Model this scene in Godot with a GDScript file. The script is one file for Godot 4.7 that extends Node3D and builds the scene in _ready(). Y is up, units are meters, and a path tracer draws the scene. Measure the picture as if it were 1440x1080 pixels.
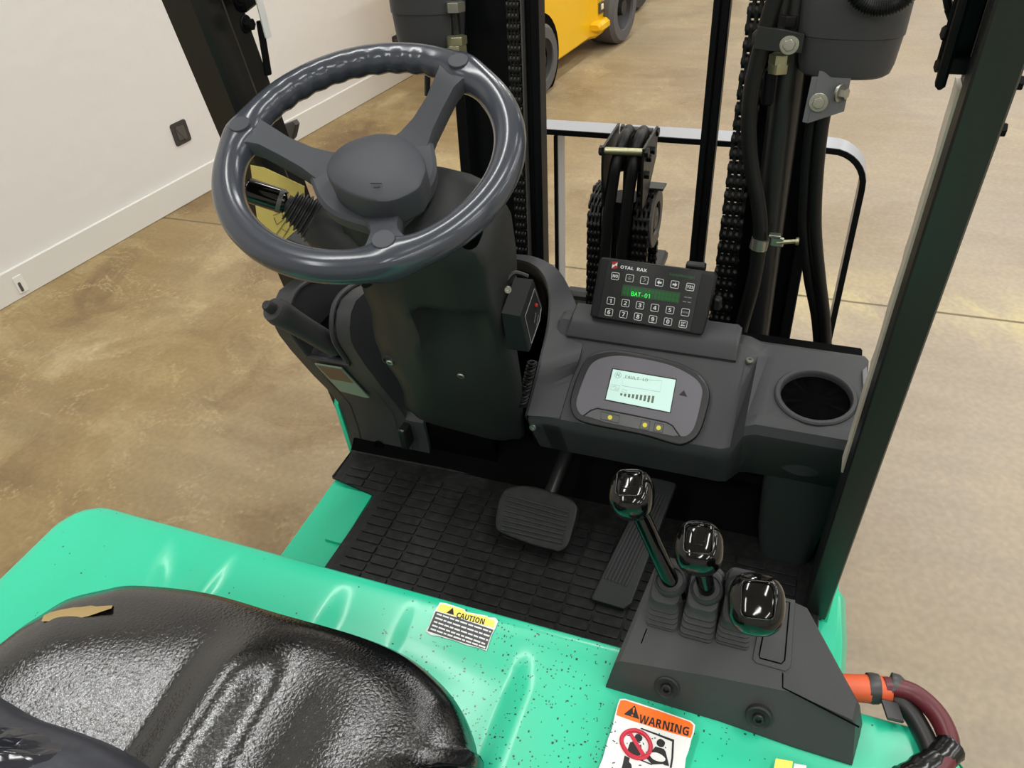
extends Node3D
# An electric forklift seen from above its seat, in a warehouse. Metres, y up, the camera stands at x = 0, z = 0; forward is -z.
# A «shell» is [positions, triangle indices, uvs]; parts are made of shells joined into one mesh.

var taken := {}
var shift := {}   # instance id -> world position of a node (nodes are never turned, their meshes carry the shape)
var mats := {}
var truck: Node3D

# ---------------------------------------------------------------- shells
func orient(v: PackedVector3Array, t: PackedInt32Array, hint = null) -> PackedInt32Array:
	# turns the triangles so that Godot's clockwise front faces look outward (closed) or along the hint (open)
	var s := 0.0
	for i in range(0, t.size(), 3):
		var a := v[t[i]]; var b := v[t[i + 1]]; var c := v[t[i + 2]]
		if hint == null:
			s += (a - v[0]).dot((b - v[0]).cross(c - v[0]))
		else:
			s += (b - a).cross(c - a).dot(hint)
	if s > 0.0:
		for i in range(0, t.size(), 3):
			var k := t[i + 1]; t[i + 1] = t[i + 2]; t[i + 2] = k
	return t

func moved(s: Array, x: Transform3D) -> Array:
	var v := PackedVector3Array()
	for p in s[0]: v.append(x * p)
	return [v, s[1], s[2]]

func loft(rings: Array, round_ring := true, caps := true, hint = null) -> Array:
	var n: int = rings[0].size(); var v := PackedVector3Array(); var t := PackedInt32Array(); var u := PackedVector2Array()
	for r in rings.size():
		for k in n:
			v.append(rings[r][k]); u.append(Vector2(float(k) / n, float(r) / maxf(1, rings.size() - 1)))
	var m := n if round_ring else n - 1
	for r in rings.size() - 1:
		for k in m:
			var a := r * n + k; var b := r * n + (k + 1) % n
			t.append_array([a, b, a + n, b, b + n, a + n])
	if round_ring and caps:
		for e in [0, rings.size() - 1]:
			var c := Vector3.ZERO
			for p in rings[e]: c += p
			v.append(c / n); u.append(Vector2(0.5, 0.5))
			for k in n:
				if e == 0: t.append_array([v.size() - 1, (k + 1) % n, k])
				else: t.append_array([v.size() - 1, e * n + k, e * n + (k + 1) % n])
	return [v, orient(v, t, hint), u]

func grid(rows: Array, hint) -> Array: return loft(rows, false, false, hint)

func inset(p: PackedVector2Array, b: float) -> PackedVector2Array:
	var out := PackedVector2Array(); var n := p.size(); var area := 0.0
	for i in n: area += p[i].cross(p[(i + 1) % n])
	var sg := signf(area)
	for i in n:
		var d0 := (p[i] - p[(i + n - 1) % n]).normalized(); var d1 := (p[(i + 1) % n] - p[i]).normalized()
		var n0 := Vector2(-d0.y, d0.x) * sg; var n1 := Vector2(-d1.y, d1.x) * sg
		var m := (n0 + n1).normalized()
		out.append(p[i] + m * b / maxf(0.5, m.dot(n0)))
	return out

func prism(poly: PackedVector2Array, z0: float, z1: float, b := 0.0, x := Transform3D.IDENTITY) -> Array:
	# a polygon in the frame's xy plane, drawn out from z0 to z1, chamfered by b at the z1 end
	var levels := [[0.0, z0], [0.0, z1 - b], [b * 0.3, z1 - b * 0.3], [b, z1]] if b > 0.0 else [[0.0, z0], [0.0, z1]]
	var v := PackedVector3Array(); var t := PackedInt32Array(); var n := poly.size(); var top := poly; var u := PackedVector2Array()
	var tri := Geometry2D.triangulate_polygon(poly)
	for l in levels:
		var q := inset(poly, l[0]) if l[0] > 0.0 else poly
		top = q
		for p in q: v.append(Vector3(p.x, p.y, l[1])); u.append(p)
	for r in levels.size() - 1:
		for k in n:
			var a := r * n + k; var c := r * n + (k + 1) % n
			t.append_array([a, c, a + n, c, c + n, a + n])
	var area := 0.0
	for i in n: area += poly[i].cross(poly[(i + 1) % n])
	var last := (levels.size() - 1) * n
	for i in range(0, tri.size(), 3):
		var a := tri[i]; var c := tri[i + 1]; var d := tri[i + 2]
		if (poly[c] - poly[a]).cross(poly[d] - poly[a]) * area < 0: var k := c; c = d; d = k
		t.append_array([a, d, c, last + a, last + c, last + d])
	return moved([v, orient(v, t), u], x)

func rrect(w: float, h: float, r: float, n := 4) -> PackedVector2Array:
	var p := PackedVector2Array()
	for c in 4:
		var o := Vector2([1, -1, -1, 1][c] * (w / 2 - r), [1, 1, -1, -1][c] * (h / 2 - r))
		for k in n + 1:
			var a := (c + float(k) / n) * PI / 2
			p.append(o + Vector2(cos(a), sin(a)) * r)
	return p

func ngon(r: float, n: int, turn := 0.0) -> PackedVector2Array:
	var p := PackedVector2Array()
	for k in n: p.append(Vector2(cos(TAU * k / n + turn), sin(TAU * k / n + turn)) * r)
	return p

func box(size: Vector3, at := Vector3.ZERO, b := 0.002, basis := Basis()) -> Array:
	var w := minf(b, minf(size.x, minf(size.y, size.z)) * 0.4)
	var v := PackedVector3Array(); var h := size / 2
	var p := prism(rrect(size.x, size.y, w, 1), -h.z, h.z, 0.0)
	var rings := []
	for l in [[w, -h.z], [0.0, -h.z + w], [0.0, h.z - w], [w, h.z]]:
		var ring := PackedVector3Array()
		for q in (inset(rrect(size.x, size.y, w, 1), l[0] * 0.9) if l[0] > 0.0 else rrect(size.x, size.y, w, 1)): ring.append(Vector3(q.x, q.y, l[1]))
		rings.append(ring)
	return moved(loft(rings), Transform3D(basis, at))

func lathe(profile: Array, n := 24, x := Transform3D.IDENTITY, squash := 1.0) -> Array:
	# profile: [radius, height] pairs, round the frame's z axis
	var rings := []
	for q in profile:
		var ring := PackedVector3Array()
		for k in n: ring.append(Vector3(cos(TAU * k / n) * q[0], sin(TAU * k / n) * q[0] * squash, q[1]))
		rings.append(ring)
	return moved(loft(rings, true, profile[0] != profile[-1]), x)   # a profile that ends where it began is a ring

func smooth(p: Array, sub := 6) -> PackedVector3Array:
	var out := PackedVector3Array()
	for i in p.size() - 1:
		for k in sub:
			out.append(p[i].cubic_interpolate(p[i + 1], p[maxi(i - 1, 0)], p[mini(i + 2, p.size() - 1)], float(k) / sub))
	out.append(p[-1])
	return out

func smooth2(p: Array, sub := 4) -> PackedVector2Array:   # a closed rounded outline
	var out := PackedVector2Array(); var n := p.size()
	for i in n:
		for k in sub:
			out.append(p[i].cubic_interpolate(p[(i + 1) % n], p[(i + n - 1) % n], p[(i + 2) % n], float(k) / sub))
	return out

func tube(path: PackedVector3Array, r, n := 12, closed := false) -> Array:
	var rings := []; var up := Vector3(0.31, 0.77, 0.55); var m := path.size()
	for i in m:
		var d := (path[(i + 1) % m] - path[(i + m - 1) % m]).normalized() if closed else (path[mini(i + 1, m - 1)] - path[maxi(i - 1, 0)]).normalized()
		var a := (up - d * up.dot(d)).normalized(); up = a
		var b := d.cross(a); var q: float = r if r is float else r[i]; var ring := PackedVector3Array()
		for k in n: ring.append(path[i] + (a * cos(TAU * k / n) + b * sin(TAU * k / n)) * q)
		rings.append(ring)
	if closed: rings.append(rings[0])
	return loft(rings, true, not closed)

func rod(a: Vector3, b: Vector3, r: float, n := 14, b2 := 0.0) -> Array:
	return lathe([[r - b2, 0.0], [r, b2], [r, (b - a).length() - b2], [r - b2, (b - a).length()]] if b2 > 0.0 else [[r, 0.0], [r, (b - a).length()]], n, aim(a, b - a))

func aim(o: Vector3, z: Vector3, near := Vector3.RIGHT) -> Transform3D:
	var c := z.normalized(); var a := (near - c * near.dot(c))
	if a.length() < 0.05: a = Vector3.UP - c * c.y
	a = a.normalized()
	return Transform3D(a, c.cross(a), c, o)

func hexbolt(at: Vector3, dir: Vector3, r: float, h: float, washer := true) -> Array:
	var x := aim(at, dir)
	var out := [prism(ngon(r, 6, 0.3), 0.0, h, r * 0.18, x)]
	if washer: out.append(lathe([[r * 1.5, 0.0], [r * 1.5, h * 0.2], [r * 1.4, h * 0.27], [0.001, h * 0.27]], 18, x))
	return out

func socket_screw(at: Vector3, dir: Vector3, r: float) -> Array:
	return [lathe([[r, 0.0], [r, r * 0.6], [r * 0.85, r * 0.8], [r * 0.5, r * 0.8], [r * 0.45, r * 0.25], [0.0005, r * 0.2]], 18, aim(at, dir))]

func words(text: String, h: float, depth: float, x: Transform3D, wide := 1.0, font := "Droid Sans", weight := 400) -> Array:
	var f := SystemFont.new(); f.font_names = PackedStringArray([font]); f.font_weight = weight
	var m := TextMesh.new(); m.text = text; m.font = f; m.font_size = 32; m.pixel_size = h / 23.0; m.depth = depth; m.curve_step = 2.0
	var a := m.get_mesh_arrays(); var v := PackedVector3Array()
	for p in a[Mesh.ARRAY_VERTEX]: v.append(x * Vector3(p.x * wide, p.y, p.z))
	var u := PackedVector2Array(); u.resize(v.size())
	var ix: PackedInt32Array = a[Mesh.ARRAY_INDEX] if a[Mesh.ARRAY_INDEX] != null else PackedInt32Array(range(v.size()))
	return [v, ix, u]

func joined(shells: Array, crease := 40.0, origin := Vector3.ZERO) -> ArrayMesh:
	var V := PackedVector3Array(); var T := PackedInt32Array(); var U := PackedVector2Array()
	for s in shells:
		var o := V.size(); V.append_array(s[0]); U.append_array(s[2])
		for i in s[1]: T.append(i + o)
	var F := PackedVector3Array(); var G := PackedVector3Array(); var at := {}; var keys := PackedInt32Array(); keys.resize(V.size())
	for i in V.size():
		var k := Vector3i((V[i] * 30000.0).round())
		if not at.has(k): at[k] = at.size()
		keys[i] = at[k]
	var faces := []; faces.resize(at.size())
	for i in faces.size(): faces[i] = []
	for i in range(0, T.size(), 3):
		var c := (V[T[i + 2]] - V[T[i]]).cross(V[T[i + 1]] - V[T[i]])
		F.append(c); G.append(c.normalized())
		for k in 3: faces[keys[T[i + k]]].append(i / 3)
	var lim := cos(deg_to_rad(crease)); var P := PackedVector3Array(); var N := PackedVector3Array(); var W := PackedVector2Array()
	for i in range(0, T.size(), 3):
		var g := G[i / 3]
		if g == Vector3.ZERO: continue
		for k in 3:
			var n := Vector3.ZERO
			for f in faces[keys[T[i + k]]]:
				if G[f].dot(g) >= lim: n += F[f]
			P.append(V[T[i + k]] - origin); N.append(n.normalized() if n.length() > 0.0 else g); W.append(U[T[i + k]])
	var arr := []; arr.resize(Mesh.ARRAY_MAX)
	arr[Mesh.ARRAY_VERTEX] = P; arr[Mesh.ARRAY_NORMAL] = N; arr[Mesh.ARRAY_TEX_UV] = W
	var m := ArrayMesh.new(); m.add_surface_from_arrays(Mesh.PRIMITIVE_TRIANGLES, arr)
	return m

# ---------------------------------------------------------------- objects
func numbered(called: String) -> String:
	taken[called] = taken.get(called, -1) + 1
	return called if taken[called] == 0 else "%s_%03d" % [called, taken[called]]

func tag(o: Node3D, label: String, category := "", group := "") -> Node3D:
	o.set_meta("label", label)
	if category: o.set_meta("category", category)
	if group: o.set_meta("group", group)
	return o

func thing(called: String, label: String, category: String, at: Vector3, group := "") -> Node3D:
	var o := Node3D.new(); o.name = numbered(called); add_child(o, true); o.position = at; shift[o.get_instance_id()] = at
	return tag(o, label, category, group)

func middle(shells: Array) -> Vector3:
	var bb := AABB(shells[0][0][0], Vector3.ZERO)
	for s in shells:
		for p in s[0]: bb = bb.expand(p)
	return bb.get_center()

func part(parent: Node3D, called: String, shells: Array, m: Material, label := "", crease := 40.0) -> MeshInstance3D:
	var c := middle(shells)
	var o := MeshInstance3D.new(); o.mesh = joined(shells, crease, c); o.material_override = m
	o.name = called if parent != self else numbered(called)
	parent.add_child(o, true)
	o.position = c - (shift.get(parent.get_instance_id(), Vector3.ZERO) if parent != self else Vector3.ZERO)
	shift[o.get_instance_id()] = c
	if label: o.set_meta("label", label)
	return o

func whole(called: String, shells: Array, m: Material, label: String, category: String, group := "") -> MeshInstance3D:
	var o := part(self, called, shells, m)
	tag(o, label, category, group)
	return o

func structure(called: String, shells: Array, m: Material, label: String) -> MeshInstance3D:
	var o := part(self, called, shells, m, label)
	o.set_meta("kind", "structure")
	return o

# ---------------------------------------------------------------- materials
func mat(called: String, c: Color, rough: float, metal := 0.0) -> StandardMaterial3D:
	var m := StandardMaterial3D.new(); m.resource_name = called; m.albedo_color = c; m.roughness = rough; m.metallic = metal
	mats[called] = m
	return m

func noise(freq: float, octaves := 4, kind := FastNoiseLite.TYPE_SIMPLEX_SMOOTH, sd := 1) -> FastNoiseLite:
	var f := FastNoiseLite.new(); f.seed = sd; f.frequency = freq; f.noise_type = kind; f.fractal_octaves = octaves
	return f

func noise_tex(f: FastNoiseLite, size: int, ramp: Array = [], normal := false, bump := 4.0) -> NoiseTexture2D:
	var t := NoiseTexture2D.new(); t.width = size; t.height = size; t.seamless = true; t.noise = f; t.generate_mipmaps = false
	if ramp:
		var g := Gradient.new(); g.offsets = PackedFloat32Array(); g.colors = PackedColorArray()
		var off := PackedFloat32Array(); var col := PackedColorArray()
		for k in ramp: off.append(k[0]); col.append(k[1])
		g.offsets = off; g.colors = col; t.color_ramp = g
	if normal: t.as_normal_map = true; t.bump_strength = bump
	return t

func grained(m: StandardMaterial3D, t: Texture2D, per_metre: float, strength: float) -> StandardMaterial3D:
	m.normal_enabled = true; m.normal_texture = t; m.normal_scale = strength
	m.uv1_triplanar = true; m.uv1_world_triplanar = true; m.uv1_scale = Vector3.ONE * per_metre
	return m

func floor_picture(size: int) -> ImageTexture:
	# worn sealed concrete: broad stains, sweeping scuffs and fine streaks
	var a := noise(0.004, 5, FastNoiseLite.TYPE_SIMPLEX_SMOOTH, 3).get_image(size, size, false, false, false).get_data()
	var w := noise(0.007, 5, FastNoiseLite.TYPE_SIMPLEX_SMOOTH, 21); w.domain_warp_enabled = true; w.domain_warp_amplitude = 150.0; w.domain_warp_frequency = 0.005
	var b := w.get_image(size, size, false, false, false).get_data()
	var long := noise(0.05, 4, FastNoiseLite.TYPE_SIMPLEX, 7); long.domain_warp_enabled = true; long.domain_warp_amplitude = 14.0; long.domain_warp_frequency = 0.012
	var si := long.get_image(size / 8, size, false, false, false); si.resize(size, size, Image.INTERPOLATE_CUBIC)
	var c := si.get_data()
	var sw := noise(0.012, 2, FastNoiseLite.TYPE_SIMPLEX, 17); sw.domain_warp_enabled = true; sw.domain_warp_amplitude = 190.0; sw.domain_warp_frequency = 0.004; sw.fractal_type = FastNoiseLite.FRACTAL_RIDGED
	var g := sw.get_image(size, size, false, false, false).get_data()
	var d := noise(0.22, 3, FastNoiseLite.TYPE_SIMPLEX, 9).get_image(size, size, false, false, false).get_data()
	var out := PackedByteArray(); out.resize(size * size * 3)
	var ochre := Vector3(141, 119, 79); var grey := Vector3(154, 141, 124); var pale := Vector3(182, 165, 127); var dark := Vector3(98, 76, 50)
	for y in size:
		for x in size:
			var i := y * size + x
			var side := clampf((float(x) / size - 0.24) * 3.6, 0.0, 1.0)      # the aisle to the left of the truck is browner and more stained
			var k := ochre.lerp(grey, clampf(side * 0.95 + (a[i] / 255.0 - 0.5) * (0.9 - 0.5 * side), 0.0, 1.0))
			var p := clampf((b[i] / 255.0 - 0.53) * 3.0, 0.0, 1.0) * (0.85 - 0.5 * side); var q := clampf((0.46 - b[i] / 255.0) * 3.0, 0.0, 1.0) * (0.95 - 0.85 * side)
			k = k.lerp(pale, p).lerp(dark, q)
			k = k.lerp(pale, clampf((g[i] / 255.0 - 0.78) * 4.0, 0.0, 0.75) * (0.9 - 0.6 * side))
			k = k.lerp(Vector3(186, 170, 126), exp(-pow((y - size * 0.5) / 30.0, 2.0)) * clampf((b[i] / 255.0 - 0.40) * 3.0, 0.0, 0.8) * side)   # worn coating along the joint
			k *= 1.0 + (0.10 - 0.05 * side) * (c[i] / 255.0 - 0.5) + 0.10 * (d[i] / 255.0 - 0.5)
			out[i * 3] = int(clampf(k.x, 0, 255)); out[i * 3 + 1] = int(clampf(k.y, 0, 255)); out[i * 3 + 2] = int(clampf(k.z, 0, 255))
	return ImageTexture.create_from_image(Image.create_from_data(size, size, false, Image.FORMAT_RGB8, out))

func chipped_paint(size: int) -> ImageTexture:
	# green enamel with small dark chips, thickest over the middle of the hood (uv 0..1 over the hood's top)
	var im := Image.create(size, size, false, Image.FORMAT_RGB8); im.fill(GREEN)
	var r := RandomNumberGenerator.new(); r.seed = 5
	for k in 9000:
		var x := r.randf(); var z := r.randf() * 0.42
		var thick := exp(-pow((x - 0.585) / 0.085, 2.0)) * 0.8 + exp(-pow((x - 0.69) / 0.12, 2.0)) * 0.42 + (0.10 if x > 0.42 else 0.03)
		if r.randf() > thick: continue
		var w := 1 + int(r.randf() * 2.2); var h := 1 + int(r.randf() * 2.2)
		im.fill_rect(Rect2i(int(x * size), int(z * size), w, h), Color(0.05, 0.2, 0.16).lerp(Color(0.02, 0.05, 0.05), r.randf()))
	return ImageTexture.create_from_image(im)

const GREEN := Color(0.155, 0.745, 0.585)

func make_materials() -> void:
	var fine := noise_tex(noise(0.35, 2, FastNoiseLite.TYPE_SIMPLEX, 2), 512, [], true, 2.0)
	var hide := noise(0.05, 3, FastNoiseLite.TYPE_CELLULAR, 4); hide.cellular_return_type = FastNoiseLite.RETURN_DISTANCE2_SUB; hide.cellular_jitter = 1.0
	hide.domain_warp_enabled = true; hide.domain_warp_amplitude = 14.0; hide.domain_warp_frequency = 0.03
	var vinyl_n := noise_tex(hide, 1024, [], true, 5.0)
	grained(mat("dash plastic", Color(0.225, 0.228, 0.235), 0.47), fine, 9.0, 0.35)
	grained(mat("dark plastic", Color(0.155, 0.165, 0.165), 0.5), fine, 9.0, 0.35)
	grained(mat("lever box plastic", Color(0.235, 0.237, 0.24), 0.5), fine, 9.0, 0.35)
	grained(mat("spoke plastic", Color(0.25, 0.26, 0.28), 0.5), fine, 9.0, 0.5)
	mat("rim", Color(0.22, 0.235, 0.265), 0.2)
	grained(mat("rubber", Color(0.115, 0.116, 0.118), 0.55), fine, 7.0, 0.3)
	mat("boot rubber", Color(0.19, 0.19, 0.195), 0.5)
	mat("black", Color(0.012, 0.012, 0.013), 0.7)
	mat("black paint", Color(0.085, 0.092, 0.092), 0.36)
	mat("mast paint", Color(0.06, 0.065, 0.07), 0.38)
	mat("gloss black", Color(0.02, 0.021, 0.024), 0.09)
	mat("hose", Color(0.055, 0.06, 0.06), 0.42)
	mat("chain", Color(0.07, 0.068, 0.064), 0.42, 0.35)
	mat("steel", Color(0.62, 0.62, 0.58), 0.33, 0.9)
	mat("zinc", Color(0.66, 0.65, 0.52), 0.35, 0.85)
	mat("bar top", Color(0.66, 0.67, 0.69), 0.42, 0.35)
	mat("grey plate", Color(0.38, 0.38, 0.39), 0.5)
	mat("sheave", Color(0.33, 0.32, 0.31), 0.5, 0.3)
	mat("green", GREEN, 0.3)
	var gm := mat("hood green", Color.WHITE, 0.33); gm.albedo_texture = chipped_paint(1536); gm.clearcoat_enabled = true; gm.clearcoat = 0.2; gm.clearcoat_roughness = 0.12
	var vin := mat("vinyl", Color(0.028, 0.029, 0.036), 0.19); grained(vin, vinyl_n, 4.2, 0.38); vin.metallic_specular = 0.85
	mat("foam", Color(0.62, 0.53, 0.35), 0.9)
	var cl := mat("cloth", Color(0.17, 0.18, 0.215), 0.4); grained(cl, fine, 14.0, 0.8)
	mat("film", Color(0.15, 0.155, 0.18), 0.12)
	mat("bezel", Color(0.075, 0.08, 0.088), 0.42)
	mat("cluster face", Color(0.37, 0.36, 0.385), 0.5)
	mat("cluster strip", Color(0.33, 0.33, 0.33), 0.5)
	var lcd := mat("lcd", Color(0.70, 0.82, 0.79), 0.4); lcd.emission_enabled = true; lcd.emission = Color(0.85, 0.95, 0.92); lcd.emission_energy_multiplier = 0.26
	mat("lcd ink", Color(0.36, 0.42, 0.36), 0.6)
	mat("lcd faint", Color(0.56, 0.66, 0.62), 0.6)
	mat("ink", Color(0.06, 0.06, 0.06), 0.6)
	mat("white print", Color(0.82, 0.82, 0.82), 0.6)
	mat("grey print", Color(0.5, 0.5, 0.5), 0.6)
	mat("green print", Color(0.08, 0.36, 0.16), 0.6)
	mat("keypad case", Color(0.10, 0.105, 0.11), 0.45)
	mat("key", Color(0.05, 0.05, 0.055), 0.5)
	var vfd := mat("keypad display", Color(0.13, 0.22, 0.14), 0.3); vfd.emission_enabled = true; vfd.emission = Color(0.10, 0.24, 0.12); vfd.emission_energy_multiplier = 0.4
	var glow := mat("display text", Color(0.1, 0.8, 0.3), 0.5); glow.emission_enabled = true; glow.emission = Color(0.12, 0.95, 0.3); glow.emission_energy_multiplier = 0.9
	mat("red print", Color(0.62, 0.06, 0.08), 0.5)
	mat("yellow lamp", Color(0.82, 0.78, 0.20), 0.4)
	mat("label white", Color(0.86, 0.86, 0.85), 0.45)
	mat("label yellow", Color(0.92, 0.86, 0.36), 0.45)
	mat("label orange", Color(0.93, 0.42, 0.07), 0.4)
	mat("label grey", Color(0.24, 0.25, 0.27), 0.5)
	mat("label red", Color(0.75, 0.13, 0.22), 0.5)
	mat("label mint", Color(0.50, 0.58, 0.52), 0.5)
	mat("label brown", Color(0.42, 0.33, 0.25), 0.5)
	mat("paper", Color(0.80, 0.72, 0.40), 0.8)
	mat("pencil", Color(0.55, 0.50, 0.32), 0.8)
	mat("orange tape", Color(0.80, 0.34, 0.18), 0.5)
	mat("grey tape", Color(0.19, 0.19, 0.19), 0.4)
	mat("black tape", Color(0.035, 0.035, 0.04), 0.22)
	mat("red cable", Color(0.33, 0.08, 0.12), 0.4)
	mat("black cable", Color(0.075, 0.077, 0.072), 0.45)
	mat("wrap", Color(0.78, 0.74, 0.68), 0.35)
	mat("yellow paint", Color(0.92, 0.72, 0.07), 0.35)
	mat("tyre", Color(0.34, 0.33, 0.33), 0.8)
	mat("tyre dark", Color(0.22, 0.2, 0.19), 0.85)
	mat("wheel rim", Color(0.10, 0.10, 0.11), 0.5)
	mat("lens", Color(0.95, 0.9, 0.75), 0.2)
	var rough_floor := noise_tex(noise(0.02, 4, FastNoiseLite.TYPE_SIMPLEX, 15), 512, [[0.0, Color(0.36, 0.36, 0.36)], [1.0, Color(0.62, 0.62, 0.62)]])
	var fm := mat("concrete", Color.WHITE, 1.0); fm.albedo_texture = floor_picture(2048); fm.roughness_texture = rough_floor; fm.metallic_specular = 0.45
	fm.uv1_triplanar = true; fm.uv1_world_triplanar = true; fm.uv1_scale = Vector3.ONE / 12.0; fm.uv1_offset = Vector3(0.47, 0.5, 0.71767)
	mat("joint filler", Color(0.50, 0.46, 0.38), 0.8)
	var wm := mat("wall paint", Color(0.84, 0.83, 0.82), 0.7)
	grained(wm, noise_tex(noise(0.02, 3, FastNoiseLite.TYPE_SIMPLEX, 8), 256, [], true, 2.0), 1.5, 0.25)
	mat("far wall", Color(0.78, 0.77, 0.75), 0.8)
	mat("ceiling paint", Color(0.80, 0.80, 0.80), 0.9)
	mat("baseboard paint", Color(0.83, 0.82, 0.80), 0.5)
	var tube_m := mat("tube glow", Color(1, 1, 1), 0.5); tube_m.emission_enabled = true; tube_m.emission = Color(1.0, 0.98, 0.95); tube_m.emission_energy_multiplier = 3.0
	for k in ["dash plastic", "dark plastic", "lever box plastic", "rubber", "boot rubber", "mast paint", "hose", "black", "spoke plastic", "keypad case"]: mats[k].metallic_specular = 0.38
	mats["black"].metallic_specular = 0.15; mats["mast paint"].metallic_specular = 0.2
	mats["rubber"].albedo_color = Color.WHITE; mats["rubber"].albedo_texture = noise_tex(noise(0.012, 4, FastNoiseLite.TYPE_SIMPLEX, 6), 512, [[0.25, Color(0.105, 0.105, 0.107)], [0.6, Color(0.125, 0.125, 0.125)], [0.9, Color(0.175, 0.17, 0.168)]])
	mat("fitting", Color(0.75, 0.75, 0.75), 0.5)

func _ready() -> void:
	var cam := Camera3D.new(); cam.name = "camera"; add_child(cam, true)
	cam.position = Vector3(0, 1.63, 0); cam.rotation_order = EULER_ORDER_YXZ
	cam.rotation = Vector3(deg_to_rad(-38.95), deg_to_rad(23.30), deg_to_rad(-5.28))
	cam.fov = rad_to_deg(2.0 * atan(540.0 / 1100.0)); cam.near = 0.05; cam.far = 100.0; cam.current = true
	var we := WorldEnvironment.new(); we.name = "environment"; add_child(we, true)
	var e := Environment.new(); we.environment = e
	e.background_mode = Environment.BG_COLOR; e.background_color = Color(0.02, 0.02, 0.02)
	e.ambient_light_source = Environment.AMBIENT_SOURCE_DISABLED
	e.tonemap_mode = Environment.TONE_MAPPER_LINEAR; e.tonemap_exposure = 1.0
	e.sdfgi_enabled = true; e.ssao_enabled = true; e.ssil_enabled = true
	make_materials()
	lamps(LAMP_ENERGY)
	setting()
	far_trucks()
	truck = thing("forklift", "green and black electric forklift filling the foreground, seen from over its seat", "forklift", Vector3(-0.32, 0, -0.6))
	body()
	seat()
	mats_and_pedals()
	cowl()
	dashboard()
	column()
	levers()
	mast()
	pillars()
	loose_things()

const LAMP_ENERGY := 5.6
const ROOM := Vector3(-2.80, 0.0, -3.14)     # a point at the foot of the left wall
const TURN := -0.150                          # the room is turned a little against the truck

func room(x: float, y: float, z: float) -> Vector3:   # x to the right of the left wall, z along it
	return ROOM + Basis(Vector3.UP, TURN) * Vector3(x, y, z)

func slab(x0: float, x1: float, y0: float, y1: float, z0: float, z1: float, b := 0.0) -> Array:
	var s := box(Vector3(x1 - x0, y1 - y0, z1 - z0), Vector3((x0 + x1) / 2, (y0 + y1) / 2, (z0 + z1) / 2), maxf(b, 0.0005))
	return moved(s, Transform3D(Basis(Vector3.UP, TURN), ROOM))

func lamps(energy: float) -> void:
	# rows of strip lights under the ceiling, parallel to the left wall
	for r in 4:
		for k in 5:
			var at := room(1.6 + r * 2.6, 4.35, 5.6 - k * 3.9)
			var t := thing("ceiling_strip_light", "white strip light under the ceiling, one of several in rows above the picture", "ceiling light", at, "strip lights under the ceiling")
			var turned := Transform3D(Basis(Vector3.UP, TURN), at)
			part(t, "housing", [moved(box(Vector3(0.30, 0.06, 2.5), Vector3(0, 0.06, 0), 0.01), turned)], mats["fitting"])
			part(t, "diffuser", [moved(box(Vector3(0.26, 0.04, 2.44), Vector3(0, 0.01, 0), 0.012), turned)], mats["tube glow"])
			var l := AreaLight3D.new(); l.name = "lamp"; l.area_size = Vector2(0.26, 2.44); l.light_energy = energy; l.light_color = Color(0.985, 0.99, 0.985)
			l.area_range = 30.0; l.area_attenuation = 2.0; l.shadow_enabled = true; l.area_normalize_energy = true
			t.add_child(l, true)
			l.basis = Basis(Vector3.UP, TURN) * Basis(Vector3.RIGHT, -PI / 2); l.position = Vector3(0, -0.02, 0)

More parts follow.
